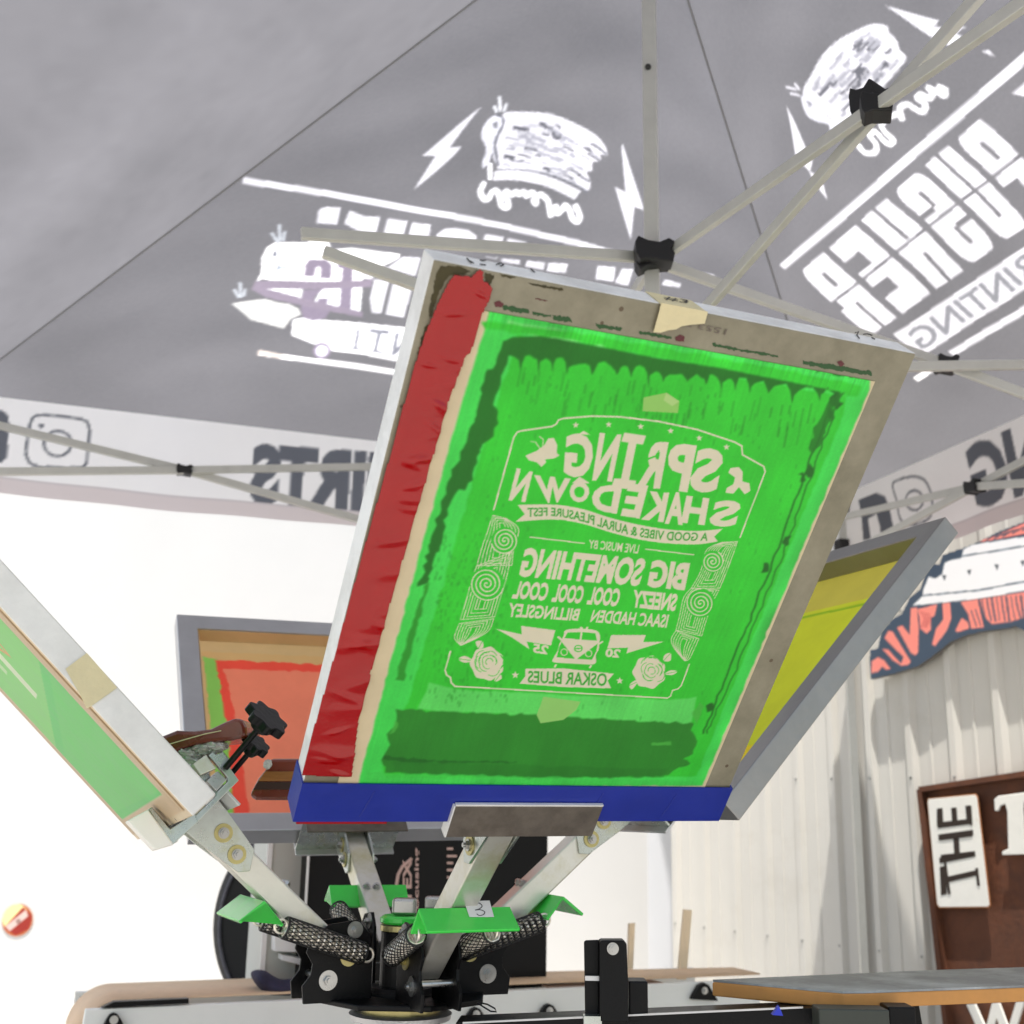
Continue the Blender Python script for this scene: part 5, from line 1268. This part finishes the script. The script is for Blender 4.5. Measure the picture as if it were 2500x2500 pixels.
oct_ = [HUB + ZV * (ZB - 0.008) + np.array([math.cos(a), math.sin(a), 0]) * 0.135 for a in np.linspace(0.4, 0.4 + 2 * math.pi, 8, endpoint=False)]
obj('base_plate', prism(oct_, (0, 0, 0.008)), MT['black'], pr, bevel=0.002)
obj('pedestal', lathe(HUB, ZV, [(0, 0.25), (0.02, 0.25), (0.03, 0.06), (ZB - 0.037, 0.06)], 24), MT['black'], pr)
clipw = [H(0.1, np.array([.3, -.95, 0]), np.array([.95, .3, 0]), 0.02, ZB - 0.02)]
obj('wire_tie', tube([at(x, y, 1.80) for x, y in [(1165, 2448), (1180, 2458), (1198, 2469), (1212, 2470), (1208, 2462), (1190, 2452), (1172, 2448)]], 0.0012, 6), MT['black2'], pr)

def arm(S, name_i, plate_bot_label=None, jaw=True, knobs=True):
    """one print head: tube, side plates, pivot, green bracket with two sleeved springs, gusset plates, frame clamp"""
    hb = S.P(0, FD / 2, -S.H / 2)
    a = unit((hb - HUB) * [1, 1, 0]); t = np.cross(ZV, a); rr_ = np.linalg.norm((hb - HUB) * [1, 1, 0])
    piv = H(0.108, a, t, 0, 0.704)
    end = S.P(0, FD / 2 + 0.028, -S.H / 2 - 0.032)
    end = end - t * np.dot(end - HUB, t)
    d = unit(end - piv); up = unit(np.cross(t, d));
    if up[2] < 0: up = -up
    ar = obj('print_arm', obox((piv + end) / 2 - d * 0.0, d, t, up, np.linalg.norm(end - piv) / 2 + 0.02, 0.0195, 0.0195), MT['arm'], pr, bevel=0.003)
    # black side plates with lobed outline
    for s_ in (-1, 1):
        o_ = [(0.06, ZB - 0.004), (0.163, ZB - 0.004), (0.166, ZB + 0.02), (0.154, ZB + 0.035), (0.152, ZB + 0.05), (0.162, ZB + 0.066), (0.158, ZB + 0.08), (0.13, ZB + 0.104), (0.085, ZB + 0.110), (0.066, ZB + 0.09), (0.06, ZB + 0.05)]
        obj('side_plate', prism([H(r, a, t, s_ * 0.026, z) for r, z in o_], t * s_ * 0.005), MT['black'], ar, bevel=0.001)
        for (r, z, rb, mt) in ((0.128, ZP - 0.006, 0.011, 'bolt'), (0.098, ZB + 0.058, 0.010, 'brass'), (0.09, ZB + 0.096, 0.009, 'bolt')):
            obj('bolt', hexnut(H(r, a, t, s_ * 0.031, z), t * s_, rb * 0.62, 0.005, rb + 0.003), MT[mt], ar)
    obj('pivot_pin', cyl(H(0.140, a, t, -0.026, ZP - 0.002), H(0.140, a, t, 0.026, ZP - 0.002), 0.005, 16), MT['bolt'], ar)
    # tube set screws on the upper face
    for s_ in (-0.008, 0.009):
        p_ = piv + d * 0.13 + t * s_ + up * 0.0195
        obj('screw', hexnut(p_, up, 0.0055, 0.004, 0.0075, 0.001), MT['bolt'], ar)
    # green angle bracket under the arm
    bc = H(0.238, a, t, 0, 0.776)
    fw = unit(a * 0.80 - ZV * 0.60); bwk = unit(-a * 0.62 - ZV * 0.78)
    apx = bc + np.array([0, 0, 0.006]); hw = 0.068; th_ = 0.005
    for s_ in (1,):
        p0 = apx + t * hw; p1 = apx - t * hw
        nf = unit(np.cross(t, fw)); nf = nf if nf[2] > 0 else -nf
        nb = unit(np.cross(t, bwk)); nb = nb if nb[2] > 0 else -nb
        prof_ = [apx + nf * th_ * .5 + ZV * th_ * .6, apx + fw * 0.042 + nf * th_, apx + fw * 0.042, apx, apx + bwk * 0.040, apx + bwk * 0.040 + nb * th_]
        br_ = obj('spring_bracket', prism([p - t * hw for p in prof_], t * 2 * hw), MT['greenmetal'], ar, bevel=0.0012)
    # springs inside black mesh sleeves
    for s_ in (-1, 1):
        p = apx + bwk * 0.038 + t * s_ * 0.058; q = H(0.070, a, t, s_ * 0.045, ZB + 0.060)
        dd = unit(q - p); L_ = np.linalg.norm(q - p)
        p1 = p + dd * 0.010; q1 = q - dd * 0.012
        n = 96; L1 = np.linalg.norm(q1 - p1); A1, B1 = frame_of(dd); turns = 13
        hel = [p1 + dd * (L1 * i / n) + (A1 * math.cos(2 * math.pi * turns * i / n) + B1 * math.sin(2 * math.pi * turns * i / n)) * 0.0122 for i in range(0, n + 1)]
        sp_ = obj('spring', tube(hel, 0.0028, 6), MT['coil'], ar, smooth=True)
        # woven sleeve: crossing fine strands round the coil
        parts = []
        ns = 17
        for k in range(ns):
            for hd in (-1, 1):
                ph = 2 * math.pi * k / ns
                pts = [p1 + dd * (L1 * (0.0 + i / 22)) + (A1 * math.cos(ph + hd * i / 22 * 2.9) + B1 * math.sin(ph + hd * i / 22 * 2.9)) * 0.0156 for i in range(23)]
                parts.append(tube(pts, 0.0007, 4))
        for end_ in (p1, q1):
            parts.append(tube([end_ + (A1 * math.cos(th2) + B1 * math.sin(th2)) * 0.0143 for th2 in np.linspace(0, 2 * math.pi, 16, endpoint=False)], 0.0018, 6, closed=True))
        obj('spring_sleeve', join(*parts), MT['sleeve'], ar, smooth=True)
        for cc_, s2 in ((p, 1), (q, -1)):
            ring = [cc_ + (dd * math.cos(th2) + np.cross(dd, t) * math.sin(th2)) * 0.0095 + dd * 0.004 * s2 for th2 in np.linspace(0, 2 * math.pi, 18, endpoint=False)]
            obj('spring_hook', tube(ring, 0.0019, 6, closed=True), MT['coil'], ar, smooth=True)
    # gusset plates joining tube and clamp
    for s_ in (-1, 1):
        e0 = end - d * 0.085
        g_ = [e0 - up * 0.016, e0 - up * 0.004 - d * 0.012, e0 + up * 0.022 + d * 0.004, end + up * 0.034 - d * 0.01, end + up * 0.036 + d * 0.008, end - up * 0.026 + d * 0.010, end - up * 0.024 - d * 0.02]
        obj('gusset_plate', prism([g + t * s_ * 0.0200 for g in g_], t * s_ * 0.004), MT['zinc'], ar, bevel=0.0008)
        for k_, (u_, v_) in enumerate(((-0.030, 0.008), (-0.066, 0.0))):
            pb = end + d * u_ + up * v_ + t * s_ * 0.0242
            obj('washer', cyl(pb, pb + t * s_ * 0.002, 0.0135, 28), MT['brass'], ar)
            obj('bolt', hexnut(pb + t * s_ * 0.002, t * s_, 0.0062, 0.004, 0.008), MT['bolt'], ar)
    return ar, a, t, d, up, piv, end

arms = {}
for key, Sx in (('main', S), ('left', SL), ('back', SB), ('right', SR)):
    arms[key] = arm(Sx, key)
    ar = arms[key][0]; hz = -Sx.H / 2
    x0, x1 = (-0.099, 0.104) if key == 'main' else (-0.095, 0.095)
    fp = obj('clamp_plate', Sx.box(x0, x1, -0.0095, -0.0055, hz - 0.022, hz + 0.027), MT['alu_dark'] if key == 'main' else MT['alu'], ar, bevel=0.0008)
    obj('clamp_edge', Sx.box(x0, x1, -0.0095, -0.0055, hz + 0.0272, hz + 0.0297), MT['alu_side'], ar)
    if key == 'main': obj('clamp_edge', Sx.box(x0 - 0.0022, x0 - 0.0002, -0.0095, 0.006, hz - 0.022, hz + 0.027), MT['alu_side'], ar)
    obj('clamp_shelf', Sx.box(x0, x1, -0.0055, FD + 0.05, hz - 0.0060 - 0.004, hz - 0.006), MT['zinc'], ar, bevel=0.0008)
    if key != 'main':
        obj('clamp_back_plate', Sx.box(x0, x1, FD + 0.046, FD + 0.050, hz - 0.045, hz - 0.004), MT['alu_dark'] if key == 'back' else MT['alu'], ar, bevel=0.0008)
    # C-shaped jaws with star knobs on the ink side
    for xx_ in (-0.055, 0.055):
        y1 = FD + 0.05
        jw = [(y1 - .012, hz - 0.006), (y1, hz - 0.006), (y1, hz + 0.06), (FD + 0.004, hz + 0.06), (FD + 0.004, hz + 0.048), (y1 - 0.012, hz + 0.048)]
        obj('clamp_jaw', prism([Sx.P(xx_ - 0.012, y, z) for y, z in jw], Sx.X * 0.024), MT['zinc'], ar, bevel=0.001)
        if key != 'main' and not (key == 'back'):
            kb = Sx.P(xx_, FD + 0.02, hz + 0.025); kd = unit(Sx.Y * 1.0 - Sx.Z * 0.0)
            pass
# paper number tag on the front bracket
def star_knob(c0, axis, R_=0.019, h=0.011, lobes=7):
    axis = unit(axis); A1, B1 = frame_of(axis); pts = []
    for i in range(lobes * 8):
        th2 = 2 * math.pi * i / (lobes * 8); r = R_ * (1 + 0.13 * math.cos(lobes * th2))
        pts.append(c0 + (A1 * math.cos(th2) + B1 * math.sin(th2)) * r)
    k = prism(pts, axis * h)
    return join(k, lathe(c0 - axis * 0.012, axis, [(0, R_ * 0.42), (0.008, R_ * 0.62), (0.012, R_ * 0.7)], 24))
lar = arms['left'][0]; YL = SL.P(0, FD, -SL.H / 2)[1] - 0.12
kc = at(643, 1765, YL); kaxis = unit(at(656, 1752, YL) - at(610, 1800, YL) + np.array([0, -0.012, 0]))
obj('clamp_knob', star_knob(kc, kaxis, 0.029, 0.013), MT['black2'], lar, bevel=0.0012)
obj('knob_stem', cyl(kc - kaxis * 0.012, kc - kaxis * 0.085, 0.0045, 14), MT['black2'], lar)
kc2 = at(618, 1826, YL + 0.06)
obj('clamp_knob', star_knob(kc2, kaxis, 0.019, 0.012), MT['black2'], lar, bevel=0.0012)
obj('knob_stem', cyl(kc2 - kaxis * 0.012, kc2 - kaxis * 0.06, 0.004, 14), MT['black2'], lar)
# big C clamp side of the left head, as seen from the side
yj = SL.P(SW_ / 2 - 0.15, 0, -SL.H / 2)
def zc(x, y): return (400 + x * 0.20704, 1700 + y * 0.20704)
ncl = unit(SL.X)
Pj = SL.P(0.11, 0, -SL.H / 2)
cj = [zc(*p) for p in [(525, 700), (575, 655), (620, 685), (705, 655), (800, 780), (785, 850), (885, 990), (400, 1480), (345, 1435), (615, 1180), (625, 1130), (750, 1010), (750, 960), (640, 830)]]
obj('clamp_jaw', prism([on(*p, Pj, ncl) for p in cj], -ncl * 0.012), MT['zinc'], lar, bevel=0.001)
obj('clamp_jaw', prism([on(*p, Pj, ncl) for p in [zc(*q) for q in [(340, 800), (500, 685), (530, 730), (620, 850), (430, 930)]]], -ncl * 0.03), MT['arm'], lar, bevel=0.001)
obj('clamp_jaw', prism([on(*p, Pj, ncl) for p in [zc(*q) for q in [(500, 1000), (640, 880), (745, 980), (620, 1120)]]], -ncl * 0.03), MT['bolt'], lar, bevel=0.001)
# white plastic stop under the left head
obj('end_stop', prism([on(*p, Pj + ncl * 0.03, ncl) for p in [(310, 2004), (362, 1976), (425, 2062), (378, 2076)]], -ncl * 0.03), MT['plate'], lar, bevel=0.002)
obj('end_stop', prism([on(*p, Pj + ncl * 0.02, ncl) for p in [(362, 1976), (372, 1970), (415, 2024), (476, 1985), (484, 2006), (420, 2064)]], -ncl * 0.02), MT['zinc'], lar, bevel=0.001)
# number tag
ar, a, t, d, up, piv, end = arms['main']
bcen = H(0.238, a, t, 0, 0.782)
fw = unit(a * 0.80 - ZV * 0.60); nf = unit(np.cross(t, fw)); nf = nf if nf[2] > 0 else -nf
Pn = bcen + nf * 0.0057
tg = [on(*p, Pn, nf) for p in [(1133, 2201), (1195, 2199), (1206, 2239), (1146, 2239)]]
tgo = obj('number_tag', prism(tg, nf * 0.0004), MT['paper'], ar)
tgo['label'] = 'paper tag with a handwritten 3'
three = [(1149, 2211), (1156, 2206), (1170, 2205), (1177, 2212), (1170, 2219), (1160, 2222), (1172, 2221), (1183, 2226), (1180, 2233), (1170, 2235), (1164, 2231)]
def sm(pts, k=5):
    return Canvas.smooth(None, pts, k)
obj('handwriting', tube([on(*p, Pn + nf * 0.0006, nf) for p in sm(three)], 0.0006, 5), MT['ink'], tgo)

# ---- platen and its arm at the right
zpl = atz(1738, 2397, 0)[2]
zpl = 0.685
LT, NP = atz(1738, 2397, zpl), atz(2062, 2427, zpl)
e1 = unit(NP - LT); FR = atz(2307, 2372, zpl)
e2 = unit(atz(2500, 2411, zpl) - NP); 
# rounded rectangle: near corner NP, one side runs to LT, other side e2
wP = np.linalg.norm(NP - LT)
LT2 = LT; corner = []
def rcorner(p, u, v, r, n=6):
    u, v = unit(u), unit(v); c_ = p + u * r + v * r
    return [c_ - v * r * math.cos(k * math.pi / 2 / n) * 1.0 - u * r * math.sin(k * math.pi / 2 / n) if False else c_ - u * r * math.sin(k * math.pi / 2 / n) - v * r * math.cos(k * math.pi / 2 / n) for k in range(n + 1)]
pA, pB = LT, NP; pC = NP + e2 * 0.62; pD = LT + e2 * 0.62 + unit(FR - LT) * 0.0
poly = [pA] + [pA * 0.86 + pB * 0.14] + [pB - e1 * 0.02, pB - e1 * 0.008 + e2 * 0.003, pB + e2 * 0.012] + [pC, pD]
FR2 = FR
poly = [pA, pB - e1 * 0.035, pB - e1 * 0.018 + e2 * 0.004, pB + e2 * 0.004 - e1 * 0.006, pB + e2 * 0.03, pC, FR + (pC - pB) * 0.6, FR]
pltn = obj('platen', prism(poly, (0, 0, -0.019)), MT['mdf'], pr, bevel=0.002)
pltn['label'] = 'platen with tan edge and grey top at the right'
ctr = sum(poly) / len(poly)
obj('platen_top', prism([ctr + (q - ctr) * 0.995 for q in poly], (0, 0, 0.003)), MT['platentop'], pltn)
obj('platen_arm', bar(HUB + [0.05, -0.02, ZB - 0.10], atz(2230, 2475, zpl - 0.055), 0.07, 0.05), MT['black'], pr, bevel=0.002)
q0 = at(1531, 2480, 1.75); q1 = at(1980, 2458, 1.72)
obj('platen_arm', bar(at(1120, 2512, 1.78), at(2010, 2476, 1.74), 0.06, 0.026), MT['black'], pr, bevel=0.001)
obj('arm_trim', bar(at(1130, 2497, 1.75), at(1960, 2459, 1.71), 0.004, 0.0022), MT['alu'], pr)
obj('platen_bracket', obox(at(2076, 2486, 1.68), (1, 0, 0), (0, 1, 0), ZV, 0.046, 0.02, 0.014), MT['darkgrey'], pr, bevel=0.002)
obj('platen_bracket', obox(at(2192, 2484, 1.70), (1, 0, 0), (0, 1, 0), ZV, 0.018, 0.02, 0.016), MT['black'], pr, bevel=0.002)
obj('blue_tab', prism([at(1886, 2478, 1.66), at(1902, 2456, 1.66), at(1912, 2480, 1.66)], (0, 0.01, 0)), MT['blue'], pr)
# upright registration gate
YG = 1.72
g1 = obj('registration_gate', join(prism([at(*p, YG) for p in [(1426, 2300), (1430, 2296), (1462, 2295), (1462, 2496), (1429, 2496)]], (0, 0.006, 0)), prism([at(*p, YG - 0.02) for p in [(1464, 2300), (1470, 2296), (1524, 2296), (1530, 2304), (1534, 2400), (1534, 2496), (1464, 2496)]], (0, 0.03, 0))), MT['black'], pr, bevel=0.0015)
obj('bolt', hexnut(at(1496, 2316, YG - 0.022), (0, -1, 0), 0.006, 0.004, 0.008), MT['bolt'], g1)
obj('gate_link', obox(at(1448, 2388, YG - 0.004), (1, 0, 0), (0, 1, 0), ZV, 0.011, 0.003, 0.003), MT['alu'], g1)
obj('gate_foot', obox(at(1446, 2488, YG - 0.01), (1, 0, 0), (0, 1, 0), ZV, 0.012, 0.01, 0.005), MT['zinc'], g1)
obj('gate_arm', obox(at(1555, 2440, YG + 0.03), (1, 0, 0), (0, 1, 0), ZV, 0.013, 0.02, 0.026), MT['black'], pr, bevel=0.002)

# ------------------------------------------------------------------ squeegees
sq = thing('squeegee', 'upper red-brown wooden squeegee handle behind the left screen, beside the black knobs', 'squeegee', at(500, 1830, YL + 0.05), 'wooden squeegees')
hd = [(345, 1822), (395, 1797), (430, 1783), (470, 1785), (512, 1780), (545, 1764), (575, 1752), (592, 1757), (600, 1775), (602, 1795), (590, 1802), (560, 1808), (505, 1812), (470, 1820), (440, 1830), (425, 1846), (380, 1856)]
obj('handle', prism([at(*p, YL + 0.03) for p in hd], (0, 0.10, 0)), MT['woodred'], sq, bevel=0.006)
obj('handle_groove', tube([at(*p, YL + 0.0285) for p in [(410, 1818), (450, 1806), (500, 1792), (540, 1784)]], 0.0008, 5), MT['mask'], sq)
r6 = np.random.default_rng(9)
def crump(name, c0, rx, ry, rz, matl, parent, lab=None, cat=None):
    V, Fc = [], []; n1, n2 = 14, 20
    for i in range(n1 + 1):
        for j in range(n2):
            a1 = math.pi * i / n1; a2 = 2 * math.pi * j / n2; f = 1 + r6.normal(0, 0.14)
            V.append(c0 + np.array([rx * math.sin(a1) * math.cos(a2), ry * math.sin(a1) * math.sin(a2), rz * math.cos(a1)]) * f)
    for i in range(n1):
        for j in range(n2): Fc.append((i * n2 + j, (i + 1) * n2 + j, (i + 1) * n2 + (j + 1) % n2, i * n2 + (j + 1) % n2))
    return obj(name, (V, Fc), matl, parent)
for x, y in ((460, 1838), (492, 1828), (525, 1822), (478, 1856)):
    crump('tape_scrap', at(x, y, YL + 0.05), 0.018, 0.018, 0.009, MT['scrap'], sq)
sq2 = thing('squeegee', 'lower dark wooden squeegee lying on the red mesh of the rear screen', 'squeegee', at(680, 1900, 1.98), 'wooden squeegees')
def zq(x, y): return zc(x, y)
YQ = 1.99
prof2 = [(1255, 735), (1210, 800), (1180, 880), (1110, 960), (1060, 1080), (1010, 1150), (1030, 1200), (1090, 1225)]
pts_t = [zq(*p) for p in [(1190, 870), (1255, 735), (1700, 735), (1700, 1225), (1080, 1222), (1010, 1180), (1030, 1120), (1110, 970)]]
obj('handle', prism([at(*p, YQ) for p in pts_t], (0, 0.05, 0)), MT['woodred'], sq2, bevel=0.005)
MT['woodlight'] = mat('lighter_wood_band', tuple(lin((150, 96, 44))), 0.35, noise=0.3, nscale=30, nstretch=(1, 1, 8))
obj('wood_band', prism([at(*p, YQ - 0.002) for p in [zq(1195, 885), zq(1700, 885), zq(1700, 1000), zq(1110, 1000)]], (0, 0.004, 0)), MT['woodlight'], sq2, bevel=0.001)
MT['wooddark'] = mat('dark_wood_band', tuple(lin((52, 24, 14))), 0.4, noise=0.3, nscale=30)
obj('wood_band', prism([at(*p, YQ - 0.002) for p in [zq(1100, 1010), zq(1700, 1010), zq(1700, 1100), zq(1050, 1100)]], (0, 0.004, 0)), MT['wooddark'], sq2, bevel=0.001)
crump('tape_scrap', at(*zq(1225, 800), YQ - 0.01), 0.007, 0.004, 0.007, MT['scrap'], sq2)
